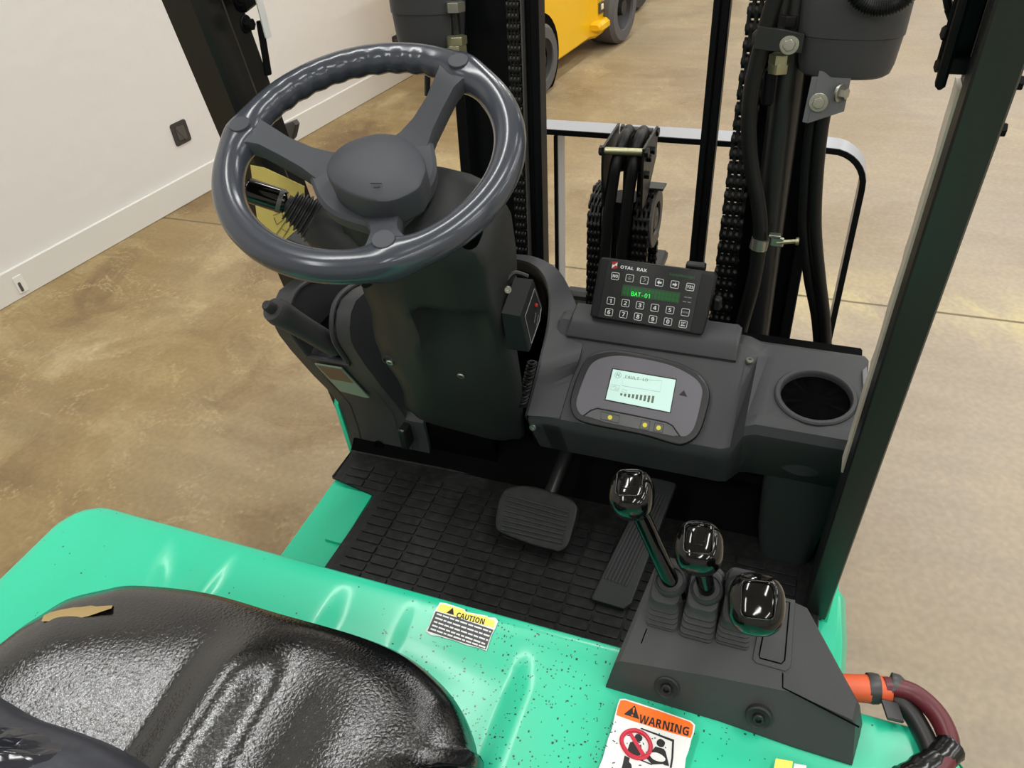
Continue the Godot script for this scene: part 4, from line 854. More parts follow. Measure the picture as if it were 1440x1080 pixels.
func column() -> void:
	var w := Transform3D(Vector3(0.99617, -0.08747, 0.00000), Vector3(0.03071, 0.34975, -0.93634), Vector3(0.08190, 0.93275, 0.35109), Vector3(-0.46960, 1.28600, -0.73940))
	var U := w.basis.x; var N := w.basis.z; var FWD := -w.basis.y   # across, up along the column, towards the driver
	var at := func(u: float, t: float, q: float) -> Vector3: return w.origin + U * u - N * t + FWD * q
	# cover
	var rings := []
	for s in [[0.062, -0.035, 0.060, 0.020, -0.045], [0.066, -0.046, 0.082, 0.034, -0.058], [0.078, -0.050, 0.108, 0.046, -0.066], [0.095, -0.051, 0.135, 0.051, -0.070], [0.12, -0.051, 0.143, 0.056, -0.072], [0.187, -0.052, 0.143, 0.060, -0.070], [0.200, -0.053, 0.1435, 0.060, -0.066], [0.212, -0.055, 0.144, 0.060, -0.062], [0.224, -0.057, 0.1445, 0.059, -0.056], [0.245, -0.059, 0.145, 0.057, -0.048], [0.28, -0.062, 0.146, 0.056, -0.03], [0.31, -0.069, 0.148, 0.059, -0.01], [0.34, -0.073, 0.152, 0.062, 0.0], [0.39, -0.072, 0.156, 0.066, 0.01], [0.45, -0.062, 0.153, 0.066, 0.012], [0.50, -0.066, 0.148, 0.062, 0.012], [0.55, -0.078, 0.144, 0.060, 0.012], [0.585, -0.080, 0.140, 0.058, 0.012], [0.602, -0.072, 0.130, 0.050, 0.012], [0.612, -0.05, 0.11, 0.034, 0.014]]:
		var ring := PackedVector3Array(); var t: float = s[0]
		var nose := 12
		for k in nose + 1:     # the front face, pressed in above the knee roll on its right half
			var a := float(k) / nose; var u := lerpf(s[1] + 0.012, s[2] - 0.016, a)
			var q: float = s[3]
			q -= 0.020 * smoothstep(0.199, 0.222, t) * (1.0 - smoothstep(0.25, 0.37, t)) * smoothstep(0.40, 0.50, a) * (1.0 - smoothstep(0.9, 1.0, a))
			q += 0.008 * exp(-pow((a - 0.40) / 0.12, 2.0)) * smoothstep(0.12, 0.22, t) * (1.0 - smoothstep(0.30, 0.42, t))
			q -= 0.012 * pow(absf(a - 0.5) * 2.0, 6.0)
			ring.append(at.call(u, t, q))
		for b in [[s[2] - 0.006, s[3] - 0.014], [s[2], s[3] - 0.024], [s[2], lerpf(s[3], s[4], 0.5)], [s[2] - 0.002, s[4] + 0.02], [s[2] - 0.02, s[4]], [s[1] + 0.02, s[4]], [s[1] + 0.002, s[4] + 0.02], [s[1], lerpf(s[3], s[4], 0.5)], [s[1], s[3] - 0.022], [s[1] + 0.005, s[3] - 0.012]]:
			ring.append(at.call(b[0], t, b[1]))
		rings.append(ring)
	var cover := part(truck, "column_cover", [loft(rings)], mats["dark plastic"], "black two-part steering column cover", 50.0)
	part(truck, "steering_shaft", [rod(at.call(0.03, 0.2, -0.02), at.call(0.03, 0.74, -0.02), 0.032, 20)], mats["black"])
	for q in [Vector3(-.4502, 1.1169, -.7421), Vector3(-.551, 0.9143, -.8168), Vector3(-.4297, 0.9161, -.8122)]:
		var d := FWD
		part(cover, "screw", socket_screw(q + d * -0.001, d, 0.0062), mats["steel"])
		part(cover, "screw_recess", [lathe([[0.0150, -0.002], [0.0140, 0.0014], [0.0115, 0.0016], [0.0100, -0.0005], [0.001, -0.0005]], 20, aim(q + d * -0.0002, d))], mats["dark plastic"])
	# tilt slot at the shoulder, seen right under the rim
	var so := smooth2([Vector2(0.1297, -.0493), Vector2(0.139, -.0552), Vector2(0.1511, -.0431), Vector2(0.1584, -.0176), Vector2(0.1587, 0.0049), Vector2(0.1487, 0.0023), Vector2(0.1388, -.0172)], 3)
	part(cover, "tilt_slot", [prism(so, -0.006, 0.004, 0.001, Transform3D(Vector3(0.99617, -0.08748, -0.00000), Vector3(0.08191, 0.93275, 0.35109), Vector3(-0.03071, -0.34975, 0.93634), Vector3(-0.47144, 1.26502, -0.68322)))], mats["black"])
	# direction lever: grip, bellows and base
	var g0 := Vector3(-.6575, 1.2244, -.74); var g1 := Vector3(-.6144, 1.203, -.755); var b1 := Vector3(-.5817, 1.1744, -.765); var b2 := Vector3(-.5374, 1.1535, -.76)
	var dl := part(truck, "direction_lever", [tube(PackedVector3Array([g0, g0.lerp(g1, 0.06), g0.lerp(g1, 0.9), g1]), PackedFloat32Array([0.0135, 0.0155, 0.0155, 0.014]), 20)], mats["gloss black"], "gloss black direction lever with a rubber bellows")
	part(dl, "worn_ring", [tube(PackedVector3Array([g0.lerp(g1, 0.82), g0.lerp(g1, 0.93)]), 0.0158, 18)], mats["sheave"])
	part(dl, "collar", [tube(PackedVector3Array([g1, g1.lerp(b1, 0.25)]), 0.0115, 16)], mats["boot rubber"])
	var bp := PackedVector3Array(); var br := PackedFloat32Array()
	for k in 27:
		var a := k / 26.0; bp.append(g1.lerp(b1, 0.12 + 0.9 * a)); br.append(0.017 + 0.011 * a + (0.0035 if k % 4 < 2 else -0.001))
	part(dl, "bellows", [tube(bp, br, 22)], mats["boot rubber"], "ribbed rubber bellows", 50.0)
	part(dl, "lever_base", [tube(PackedVector3Array([b1.lerp(b2, -0.1), b1.lerp(b2, 0.2), b2, b2 + (b2 - b1)]), PackedFloat32Array([0.026, 0.031, 0.036, 0.04]), 20)], mats["dark plastic"])
	part(dl, "switch_block", [box(Vector3(0.05, 0.045, 0.05), Vector3(-.637, 1.1063, -.8), 0.006, Basis(Vector3.BACK, -0.35))], mats["boot rubber"])
	steering_wheel(w)

func steering_wheel(w: Transform3D) -> void:
	var R := 0.1625; var r := 0.0182
	var rings := []
	var n := 150
	for i in n + 1:
		var a := TAU * i / n; var ring := PackedVector3Array(); var near := 0.0
		for deg in [-177.2, 68.1, -57.5]: near = maxf(near, exp(-pow(wrapf(a - deg_to_rad(deg), -PI, PI) / 0.14, 2.0)))   # the rim swells where a spoke joins it
		for k in 20:
			var b := TAU * k / 20
			var grip := 0.0016 * sin(a * 40.0) * maxf(0.0, -cos(b)) * (1.0 if fposmod(rad_to_deg(a) - 80.0, 360.0) < 85.0 else 0.0)
			var rad := R + (r + grip + near * (0.0015 if cos(b) > 0.0 else 0.006)) * cos(b)
			ring.append(w * Vector3(cos(a) * rad, sin(a) * rad, (r * 0.98 + grip + 0.0022 * near) * signf(sin(b)) * pow(absf(sin(b)), 1.0 - 0.45 * near)))
		rings.append(ring)
	var wheel := part(truck, "steering_wheel", [loft(rings, true, false)], mats["rim"], "dark grey steering wheel with three spokes", 60.0)
	for deg in [-177.2, 68.1, -57.5]:
		var x := w * Transform3D(Basis(Vector3.BACK, deg_to_rad(deg)), Vector3.ZERO)
		# from the rim (top face level with the rim) falling to the hub
		var sec := []
		for q in [[0.160, 0.034, 0.014, -0.008], [0.150, 0.027, 0.0135, -0.009], [0.142, 0.0215, 0.0125, -0.012], [0.13, 0.0180, 0.008, -0.020], [0.11, 0.0165, -0.006, -0.036], [0.085, 0.019, -0.020, -0.050], [0.065, 0.026, -0.030, -0.058], [0.04, 0.036, -0.036, -0.060], [0.01, 0.040, -0.038, -0.060]]:
			var ring := PackedVector3Array()
			for p in [[-1.0, 0.4], [-0.86, 1.0], [0.86, 1.0], [1.0, 0.4], [0.9, -0.6], [0.5, -1.0], [-0.5, -1.0], [-0.9, -0.6]]:
				ring.append(x * Vector3(q[0], p[0] * q[1], lerpf(q[3], q[2], (p[1] + 1) / 2)))
			sec.append(ring)
		var sp := part(wheel, "spoke", [loft(sec)], mats["spoke plastic"], "", 45.0)
		var rp := 0.150 if deg == -57.5 else 0.1575
		part(wheel, "plug", [lathe([[0.0122, 0.0160], [0.0122, 0.0206], [0.0117, 0.0211], [0.0109, 0.0206], [0.001, 0.0208]], 24, x * Transform3D(Basis(), Vector3(rp, 0, 0)))], mats["spoke plastic"])
	part(wheel, "hub", [lathe([[0.03, -0.085], [0.045, -0.080], [0.052, -0.064], [0.054, -0.044], [0.05, -0.034], [0.001, -0.034]], 28, w)], mats["spoke plastic"])
	# web under the cap, open at the top between the two upper spokes
	var web := []
	for k in 31:
		var a := deg_to_rad(-192.0 + 270.0 * k / 30.0); var near := 0.0
		for deg in [-177.2, 68.1, -57.5]:
			var dd := absf(wrapf(a - deg_to_rad(deg), -PI, PI)); near = maxf(near, exp(-pow(dd / 0.35, 2.0)))
		var ring := PackedVector3Array(); var ro := 0.073 + 0.012 * near
		for q in [[0.040, -0.034], [ro - 0.012, -0.030], [ro - 0.004, -0.029], [ro, -0.033], [ro - 0.002, -0.050], [ro - 0.02, -0.062], [0.040, -0.066]]: ring.append(w * Vector3(cos(a) * q[0], sin(a) * q[0], q[1]))
		web.append(ring)
	part(wheel, "web", [loft(web)], mats["spoke plastic"], "", 45.0)
	# hub cap: a seven-sided dome with a sharp shoulder
	var dome := []
	for l in [[0.93, -0.036], [0.985, -0.030], [1.0, 0.0], [0.985, 0.004], [0.94, 0.0065], [0.75, 0.0115], [0.5, 0.0145], [0.2, 0.0155]]:
		var ring := PackedVector3Array()
		for p in smooth2([Vector2(-.0318, -.0421), Vector2(-.0375, -.0266), Vector2(-.0363, -.0082), Vector2(-.0261, 0.009), Vector2(0.0002, 0.0275), Vector2(0.0318, 0.0296), Vector2(0.06, 0.0129), Vector2(0.0767, -.0089), Vector2(0.0805, -.0265), Vector2(0.0791, -.0438), Vector2(0.0547, -.0662), Vector2(0.0167, -.0677), Vector2(-.0148, -.0568)], 3):
			var c := Vector2(0.0212, -.0236)
			var q: Vector2 = c + (p - c) * l[0]
			ring.append(w * Vector3(q.x, q.y, l[1]))
		dome.append(ring)
	var cap := part(wheel, "hub_cap", [loft(dome)], mats["spoke plastic"], "rounded grey horn cap", 30.0)
	var hx: Array = [Vector3(-.4381, 1.278, -.6828), Vector3(-.4257, 1.2779, -.6854), Vector3(-.4254, 1.2761, -.6807), Vector3(-.4323, 1.2758, -.6782)]
	part(cap, "horn_mark", [rod(hx[0], hx[1], 0.0006, 6), rod(hx[2], hx[3], 0.0006, 6)], mats["ink"])

func knob_shell(x: Transform3D, a: float, b: float, c: float) -> Array:
	var rings := []; var e := 0.80
	for i in range(1, 16):
		var th := -PI / 2 + PI * i / 16.0; var ring := PackedVector3Array()
		var cz := pow(absf(cos(th)), e); var sz := signf(sin(th)) * pow(absf(sin(th)), e)
		for k in 32:
			var ph := TAU * k / 32
			var taper := 1.0 + 0.06 * sz
			ring.append(x * Vector3(a * taper * cz * signf(cos(ph)) * pow(absf(cos(ph)), e), b * taper * cz * signf(sin(ph)) * pow(absf(sin(ph)), e), c * sz))
		rings.append(ring)
	return loft(rings)

func levers() -> void:
	var f := Transform3D(Vector3(1.00000, 0.00000, 0.00000), Vector3(0.00000, 0.49107, -0.87112), Vector3(0.00000, 0.87112, 0.49107), Vector3(0.00000, 0.91200, -0.42700)); var N := f.basis.z
	# the box that carries the levers, on the right end of the hood
	var A := [Vector3(-.0993, 0.9119, -.4268), Vector3(-.0059, 0.9165, -.4349), Vector3(0.0705, 0.9192, -.4398), Vector3(0.1256, 0.9143, -.431), Vector3(0.1273, 0.9225, -.4457), Vector3(0.072, 0.9599, -.512), Vector3(0.0479, 0.9625, -.5166), Vector3(-.079, 0.965, -.521)]
	var B := [Vector3(-.1069, 0.874, -.4197), Vector3(0.0086, 0.874, -.4185), Vector3(0.0799, 0.874, -.414), Vector3(0.1312, 0.874, -.413), Vector3(0.1391, 0.874, -.4544)]
	var bottom := PackedVector3Array([B[0], B[1], B[2], B[3], B[4], Vector3(A[5].x + 0.004, 0.874, A[5].z - 0.004), Vector3(A[6].x, 0.874, A[6].z - 0.004), Vector3(A[7].x - 0.008, 0.874, A[7].z - 0.004)])
	var top := PackedVector3Array(A); var c := Vector3.ZERO
	for p in A: c += p / 8.0
	var shoulder := PackedVector3Array(); var inner := PackedVector3Array()
	for k in 8:
		shoulder.append(top[k].lerp(bottom[k], 0.06)); inner.append(top[k].lerp(c, 0.035) + N * 0.0012)
	var low := PackedVector3Array()
	for p in bottom: low.append(p + Vector3(0, -0.004, 0))
	var bx := part(truck, "lever_box", [loft([low, bottom, shoulder, inner])], mats["lever box plastic"], "black plastic box holding the three levers", 20.0)
	part(bx, "seam", [tube(PackedVector3Array([Vector3(0.0576, 0.9277, -.4532), Vector3(0.0595, 0.9213, -.4418), Vector3(0.0761, 0.9196, -.4388), Vector3(0.1289, 0.9135, -.428)]), 0.0009, 6), tube(PackedVector3Array([Vector3(-.0751, 0.9316, -.4601), Vector3(-.0777, 0.9241, -.4468)]), 0.0008, 6)], mats["black"])
	for q in [Vector3(-.0457, 0.896, -.4244), Vector3(0.0431, 0.894, -.4215)]:
		var d: Vector3 = (Vector3(0, 0.45, 1)).normalized()
		part(bx, "screw_recess", [lathe([[0.0125, -0.01], [0.0125, 0.001], [0.011, 0.0022], [0.0095, 0.001], [0.001, 0.0005]], 22, aim(q + d * 0.001, d))], mats["dark plastic"])
		part(bx, "screw", socket_screw(q + d * 0.0015, d, 0.0058), mats["black paint"])
	# blanking cover at the right of the levers
	part(bx, "cover", [prism(PackedVector2Array([Vector2(0.0456, 0.1), Vector2(0.0589, 0.1005), Vector2(0.0637, 0.0374), Vector2(0.06, 0.0325), Vector2(0.0324, 0.0331), Vector2(0.0287, 0.0361), Vector2(0.0297, 0.0842)]), 0.0005, 0.0032, 0.001, f)], mats["lever box plastic"], "rectangular blanking cover")
	part(bx, "cover_groove", [tube(PackedVector3Array([Vector3(0.0451, 0.9621, -.509), Vector3(0.0543, 0.9626, -.5098), Vector3(0.0575, 0.9357, -.4621), Vector3(0.055, 0.9338, -.4588), Vector3(0.0353, 0.9338, -.4588), Vector3(0.0341, 0.9353, -.4613), Vector3(0.0356, 0.9541, -.4948)]), 0.0007, 6)], mats["black"])
	var lv := [
		[[Vector3(-.0781, 0.043, 0), Vector3(-.0462, 0.0393, 0)], [Vector3(-.0738, 0.0633, 0.034), Vector3(-.0454, 0.064, 0.034), Vector3(-.0476, 0.1011, 0.034), Vector3(-.0788, 0.0997, 0.034)], Vector3(-.0587, 0.9852, -.4836), Vector3(-.1051, 1.068, -.509), 0.0212, "control lever with a raised gloss black knob, leaning farthest forward, leftmost of three"],
		[[Vector3(-.0436, 0.0391, 0), Vector3(-.0106, 0.0385, 0)], [Vector3(-.04, 0.0667, 0.034), Vector3(-.0103, 0.0664, 0.034), Vector3(-.0108, 0.1065, 0.034), Vector3(-.0415, 0.1042, 0.034)], Vector3(-.024, 0.9857, -.4844), Vector3(-.0352, 1.05, -.478), 0.0220, "control lever with a gloss black knob, middle of three"],
		[[Vector3(-.0088, 0.0423, 0), Vector3(0.0244, 0.0402, 0)], [Vector3(-.0051, 0.0615, 0.034), Vector3(0.0236, 0.0608, 0.034), Vector3(0.0209, 0.1124, 0.034), Vector3(-.0074, 0.1124, 0.034)], Vector3(0.0078, 0.9895, -.4912), Vector3(0.0202, 1.058, -.4266), 0.0232, "control lever leaning back towards the seat, its knob hiding its boot"]]
	for k in 3:
		var b: Array = lv[k][0]; var t: Array = lv[k][1]; var sh: Vector3 = lv[k][2]; var kn: Vector3 = lv[k][3]
		var lever := part(truck, "control_lever", [rod(sh - (kn - sh).normalized() * 0.02, kn, 0.0085, 16)], mats["gloss black"], lv[k][5])
		var tc := Vector3.ZERO
		for p in t: tc += p / 4.0
		var bw: float = (b[1] - b[0]).length(); var bl: float = maxf(0.07, (t[2] - t[1]).length() + 0.016)
		var bc := Vector3((b[0].x + b[1].x) / 2.0, (b[0].y + b[1].y) / 2.0 + bl / 2, 0)
		var tw: float = (t[1] - t[0]).length(); var tl: float = (t[2] - t[1]).length()
		var rings := []
		var prof := [[0.0, 0.0, 0], [0.003, 0.0, 0]]
		for n in 4:
			var z0 := 0.004 + n * 0.0062
			for e in [[0.0, 1], [0.0018, 1], [0.0032, 0], [0.0052, 0]]: prof.append([z0 + e[0], clampf((z0 - 0.003) / 0.034, 0, 1), e[1]])
		prof.append_array([[0.0292, 0.80, 0], [0.0325, 0.96, 0], [0.034, 1.0, 0], [0.0352, 1.25, 0]])
		for q in prof:
			var m: float = q[1]; var ring := PackedVector3Array()
			var cc: Vector3 = bc.lerp(Vector3(tc.x, tc.y, 0), clampf(q[0] / 0.034, 0, 1))
			var g := -0.0075 * float(q[2])
			for p in rrect(lerpf(bw, tw, clampf(m, 0, 1.25)) + g, lerpf(bl, tl, clampf(m, 0, 1.25)) + g, 0.009 - 0.004 * (1.0 - clampf(m, 0, 1)), 5): ring.append(f * Vector3(cc.x + p.x, cc.y + p.y, q[0]))
			rings.append(ring)
		part(lever, "boot", [loft(rings)], mats["boot rubber"], "ribbed rubber boot", 30.0)
		part(lever, "collar", [lathe([[0.0155, -0.004], [0.0155, 0.002], [0.0135, 0.0045], [0.0125, 0.003], [0.009, 0.003]], 24, aim(sh, (kn - sh).normalized() * 0.4 + N * 0.6))], mats["boot rubber"])
		var ax: Vector3 = ((kn - sh).normalized() * 0.5 + (Vector3(0, 1.63, 0) - kn).normalized() * 0.75 + Vector3(0, 0.25, 0)).normalized()
		var a: float = lv[k][4]
		var x := aim(kn, ax, Vector3(1, 0, -0.15))
		part(lever, "knob", [knob_shell(x, a, a * 1.12, a * 1.05)], mats["gloss black"], "glossy black rounded knob", 70.0)
		var o := PackedVector3Array()
		for p in rrect(a * 1.15, a * 1.3, a * 0.22, 5):
			var q := Vector2(p.x, p.y + a * 0.12); var rr := pow(pow(absf(q.x / a / 1.05), 3.2) + pow(absf(q.y / a / 1.18), 3.2), 1.0)
			o.append(x * Vector3(q.x, q.y, a * 1.05 * pow(maxf(0.0, 1.0 - rr), 1.0 / 3.2) + 0.0002))
		part(lever, "insert_outline", [tube(o, 0.0007, 6, true)], mats["gloss black"], "", 70.0)
		var icon := []
		for s in [[-0.25, 0.3, -0.25, -0.2], [0.0, 0.35, 0.0, -0.15], [0.25, 0.3, 0.25, -0.1], [-0.3, -0.28, 0.2, -0.3]]:
			icon.append(rod(x * Vector3(s[0] * a, (s[1] + 0.1) * a, a * 1.043), x * Vector3(s[2] * a, (s[3] + 0.1) * a, a * 1.043), 0.0007, 6))
		if k < 2: part(lever, "symbol", icon, mats["gloss black"])

func chain_link(parent: Node3D, m: ArrayMesh, x: Transform3D) -> void:
	var o := MeshInstance3D.new(); o.mesh = m; o.material_override = mats["chain"]; o.name = "link"
	parent.add_child(o, true); o.transform = Transform3D(x.basis, x.origin - shift[parent.get_instance_id()])

func link_mesh(pitch: float, width: float, plates: int, odd: bool) -> ArrayMesh:
	# leaf-chain link: side plates with waisted eyes, across the pins; local y along the chain, x along the pins
	var r := pitch * 0.46; var out := PackedVector2Array()
	for k in 7: out.append(Vector2(cos(PI * k / 6), sin(PI * k / 6)) * r + Vector2(0, pitch / 2))
	out.append(Vector2(-r * 0.72, 0))
	for k in 7: out.append(Vector2(-cos(PI * k / 6), -sin(PI * k / 6)) * r - Vector2(0, pitch / 2))
	out.append(Vector2(r * 0.72, 0))
	var s := []; var step := width / (plates * 2 - 1)
	for k in plates:
		var x0 := -width / 2 + step * (k * 2 + (0.0 if odd else 1.0))
		if not odd and k == plates - 1: break
		s.append(prism(out, x0, x0 + step * 1.02, 0.0006, Transform3D(Vector3(0, 0, 1), Vector3(0, 1, 0), Vector3(1, 0, 0), Vector3.ZERO)))
	for y in [-pitch / 2, pitch / 2]: s.append(rod(Vector3(-width * 0.54, y, 0), Vector3(width * 0.54, y, 0), r * 0.5, 10))
	return joined(s, 35.0)

func run_chain(called_for: String, path: PackedVector3Array, pitch: float, width: float) -> void:
	var f := Transform3D(Vector3(1.00000, 0.00000, 0.00000), Vector3(0.00000, 0.99621, -0.08702), Vector3(0.00000, 0.08702, 0.99621), Vector3(0.00000, 1.00000, -1.25000))
	var c := part(truck, "lift_chain", [rod(f * path[0], f * (path[0] + Vector3(0, 0.006, 0)), 0.006)], mats["chain"], called_for)
	var meshes := [link_mesh(pitch, width, 4, true), link_mesh(pitch, width, 4, false)]
	var i := 0; var at := 0.0; var left := 0.0; var n := 0; var p := path[0]
	while i < path.size() - 1:
		var d := path[i + 1] - p; var l := d.length()
		if l < pitch - left: left += l; p = path[i + 1]; i += 1; continue
		var q := p + d.normalized() * (pitch - left); left = 0.0
		var y := d.normalized(); var x := Vector3.RIGHT
		chain_link(c, meshes[n % 2], f * Transform3D(x, y, x.cross(y), q - y * pitch / 2)); n += 1; p = q

func in_mast(s: Array) -> Array: return s.map(func(q): return moved(q, Transform3D(Vector3(1.00000, 0.00000, 0.00000), Vector3(0.00000, 0.99621, -0.08702), Vector3(0.00000, 0.08702, 0.99621), Vector3(0.00000, 1.00000, -1.25000))))

func mbox(x0: float, x1: float, h0: float, h1: float, d0: float, d1: float, b := 0.002) -> Array:
	return box(Vector3(x1 - x0, h1 - h0, d1 - d0), Vector3((x0 + x1) / 2, (h0 + h1) / 2, (d0 + d1) / 2), b)

func lamp_bucket(at: Vector3, r: float, label: String) -> void:
	var f := Transform3D(Vector3(1.00000, 0.00000, 0.00000), Vector3(0.00000, 0.99621, -0.08702), Vector3(0.00000, 0.08702, 0.99621), Vector3(0.00000, 1.00000, -1.25000))
	var x := Transform3D(f.basis.x, -f.basis.z, f.basis.y, f * at)
	var prof := [[0.001, 0.0], [r * 0.80, 0.0], [r * 0.88, 0.004], [r * 0.93, 0.016], [r * 0.985, 0.052], [r * 1.01, 0.053], [r * 1.03, 0.09], [r * 1.02, 0.112], [r * 0.9, 0.128], [r * 0.6, 0.14], [r * 0.3, 0.142]]
	var rings := []
	for q in prof:
		var ring := PackedVector3Array()
		for k in 36:
			var a := TAU * k / 36; var e := 0.8
			ring.append(x * Vector3(q[0] * signf(cos(a)) * pow(absf(cos(a)), e), q[0] * 0.85 * signf(sin(a)) * pow(absf(sin(a)), e), q[1]))
		rings.append(ring)
	var w := part(truck, "work_light_housing", [loft(rings)], mats["dash plastic"], label, 35.0)
	part(w, "arm", [rod(f * (at + Vector3(0, 0.10, -0.02)), f * (at + Vector3(0, 0.10, -0.12)), 0.014)], mats["black paint"])

func mast() -> void:
	var f := Transform3D(Vector3(1.00000, 0.00000, 0.00000), Vector3(0.00000, 0.99621, -0.08702), Vector3(0.00000, 0.08702, 0.99621), Vector3(0.00000, 1.00000, -1.25000))
	var lo := -0.92; var hi := 1.1
	# uprights: outer channels, inner rails with a groove down the middle
	part(truck, "mast_upright", in_mast([mbox(-0.595, -0.50, lo, hi, -0.13, -0.012), mbox(-0.595, -0.575, lo, hi, -0.012, 0.02)]), mats["mast paint"], "left outer mast channel")
	part(truck, "mast_upright", in_mast([mbox(-0.095, 0.022, lo, hi, -0.15, -0.02), mbox(0.004, 0.022, lo, hi, -0.02, 0.02)]), mats["mast paint"], "right outer mast channel")
	part(truck, "inner_rail", in_mast([mbox(-0.470, -0.458, lo, hi, -0.035, -0.006), mbox(-0.459, -0.444, lo, hi, -0.035, 0.0)]), mats["mast paint"])
	part(truck, "inner_rail", in_mast([mbox(-0.169, -0.158, lo, hi, -0.03, 0.004), mbox(-0.159, -0.145, lo, hi, -0.03, -0.004)]), mats["mast paint"])
	part(truck, "chain_guard", in_mast([mbox(-0.4725, -0.470, lo, hi, -0.01, 0.008, 0.001)]), mats["sheave"])
	part(truck, "cross_member", in_mast([mbox(-0.59, 0.01, -0.42, -0.30, -0.16, -0.10)]), mats["mast paint"])
	# chains in the uprights
	var up := PackedVector3Array([Vector3(-0.4875, -0.40, -0.004), Vector3(-0.4875, 0.52, -0.004)])
	run_chain("left lift chain, running up inside the mast", up, 0.0165, 0.022)
	run_chain("right lift chain, running up beside the hose", PackedVector3Array([Vector3(-0.106, -0.42, 0.0), Vector3(-0.098, 0.52, 0.0)]), 0.0235, 0.036)
	# middle cylinder with its chain wheels
	part(truck, "lift_cylinder", in_mast([rod(Vector3(-0.305, lo, -0.07), Vector3(-0.305, -0.02, -0.07), 0.034, 24)]), mats["mast paint"], "short middle lift cylinder")
	var cy := -0.055; var cd := -0.065; var R := 0.050
	for s in [[-0.349, 0.024, "left chain over the middle wheel"], [-0.262, 0.028, "right chain over the middle wheel"]]:
		var p := PackedVector3Array([Vector3(s[0], -0.42, cd + R)])
		for k in 25: p.append(Vector3(s[0], cy + R * sin(PI * k / 24), cd + R * cos(PI * k / 24)))
		p.append(Vector3(s[0], -0.42, cd - R))
		run_chain(s[2], p, 0.0165, s[1])
		var wheel := part(truck, "chain_wheel", in_mast([lathe([[0.012, -0.013], [R - 0.012, -0.013], [R - 0.008, 0.0], [R - 0.012, 0.013], [0.012, 0.013]], 32, aim(Vector3(s[0], cy, cd), Vector3.RIGHT))]), mats["chain"])
		part(wheel, "wheel_flange", in_mast([lathe([[0.030, 0.015], [0.032, 0.0185], [0.053, 0.0185], [0.055, 0.016], [0.055, 0.0145], [0.030, 0.0145], [0.030, 0.015]], 40, aim(Vector3(s[0], cy, cd), Vector3.RIGHT)), lathe([[0.001, 0.006], [0.020, 0.006], [0.020, 0.0165], [0.016, 0.018], [0.006, 0.018], [0.001, 0.015]], 28, aim(Vector3(s[0], cy, cd), Vector3.RIGHT))]), mats["sheave"], "worn grey flange")
	part(truck, "chain_stop", in_mast([mbox(-0.272, -0.232, cy + R + 0.010, cy + R + 0.014, cd - 0.014, cd + 0.02, 0.001)]), mats["black paint"])
	# hose guide above the cylinder: cheeks, two rollers, two hoses over a grooved wheel
	var P: Array = [Vector3(-.3219, 0.092, 0.02), Vector3(-.2601, 0.094, 0.02)]; var Qp: Array = [Vector3(-.3082, 0.101, -.075), Vector3(-.2625, 0.1002, -.075)]
	var guide := part(truck, "hose_guide", in_mast([rod(P[0] + Vector3(-0.004, 0, 0), P[1] + Vector3(0.004, 0, 0), 0.0062, 14)]), mats["zinc"], "bracket guiding two hoses over a wheel")
	part(guide, "roller", in_mast([rod(Qp[0], Qp[1], 0.0062, 14)]), mats["sheave"])
	for s in [0, 1]:
		var a: Vector3 = P[s]; var b: Vector3 = Qp[s]
		var sx := -0.0035 if s == 0 else 0.0035
		var poly := PackedVector2Array([Vector2(a.z + 0.008, a.y + 0.008), Vector2(b.z - 0.008, b.y + 0.008), Vector2(b.z - 0.008, b.y - 0.045), Vector2(a.z - 0.03, a.y - 0.10), Vector2(a.z + 0.0, a.y - 0.10), Vector2(a.z + 0.008, a.y - 0.03)])
		part(guide, "cheek", in_mast([prism(poly, a.x + sx - 0.002, a.x + sx + 0.002, 0.0006, Transform3D(Vector3(0, 0, 1), Vector3(0, 1, 0), Vector3(1, 0, 0), Vector3.ZERO))]), mats["chain"])
		for q in [a, b]: part(guide, "bolt", in_mast(hexbolt(q + Vector3(sx * 1.6, 0, 0), Vector3(sx, 0, 0), 0.0085, 0.006, false)), mats["chain"])
	for q in [Vector3(0.004, -0.016, -0.022), Vector3(0.004, -0.042, -0.012), Vector3(0.004, -0.012, -0.05)]: part(guide, "bolt", in_mast(hexbolt(P[1] + q, Vector3.RIGHT, 0.0075, 0.009, false)), mats["chain"])
	var gm: Vector3 = (P[0] + P[1] + Qp[0] + Qp[1]) / 4.0
	for s in [-0.013, 0.013]:
		part(guide, "guide_wheel", in_mast([lathe([[0.004, -0.011], [0.030, -0.011], [0.027, 0.0], [0.030, 0.011], [0.004, 0.011]], 24, aim(Vector3(gm.x + s, gm.y - 0.028, gm.z - 0.005), Vector3.RIGHT))]), mats["chain"])
	for q in [[[Vector3(-.3054, 0.0668, 0.014), Vector3(-.3104, 0.0288, 0.014), Vector3(-.3153, -.0212, 0.014), Vector3(-.3188, -.083, 0.014), Vector3(-.3208, -.1626, 0.014)], -0.013], [[Vector3(-.2747, 0.0692, 0.014), Vector3(-.2802, 0.0276, 0.014), Vector3(-.2843, -.0247, 0.014), Vector3(-.2883, -.0864, 0.014), Vector3(-.2896, -.1583, 0.014)], 0.013]]:
		var pts: Array = [Vector3(gm.x + q[1], -0.25, gm.z - 0.05), Vector3(gm.x + q[1], gm.y - 0.03, gm.z - 0.042), Vector3(gm.x + q[1], gm.y + 0.006, gm.z - 0.012), Vector3(gm.x + q[1], gm.y - 0.006, gm.z + 0.022)] + q[0]
		part(guide, "hose", in_mast([tube(smooth(pts, 6), 0.0103, 14)]), mats["hose"])
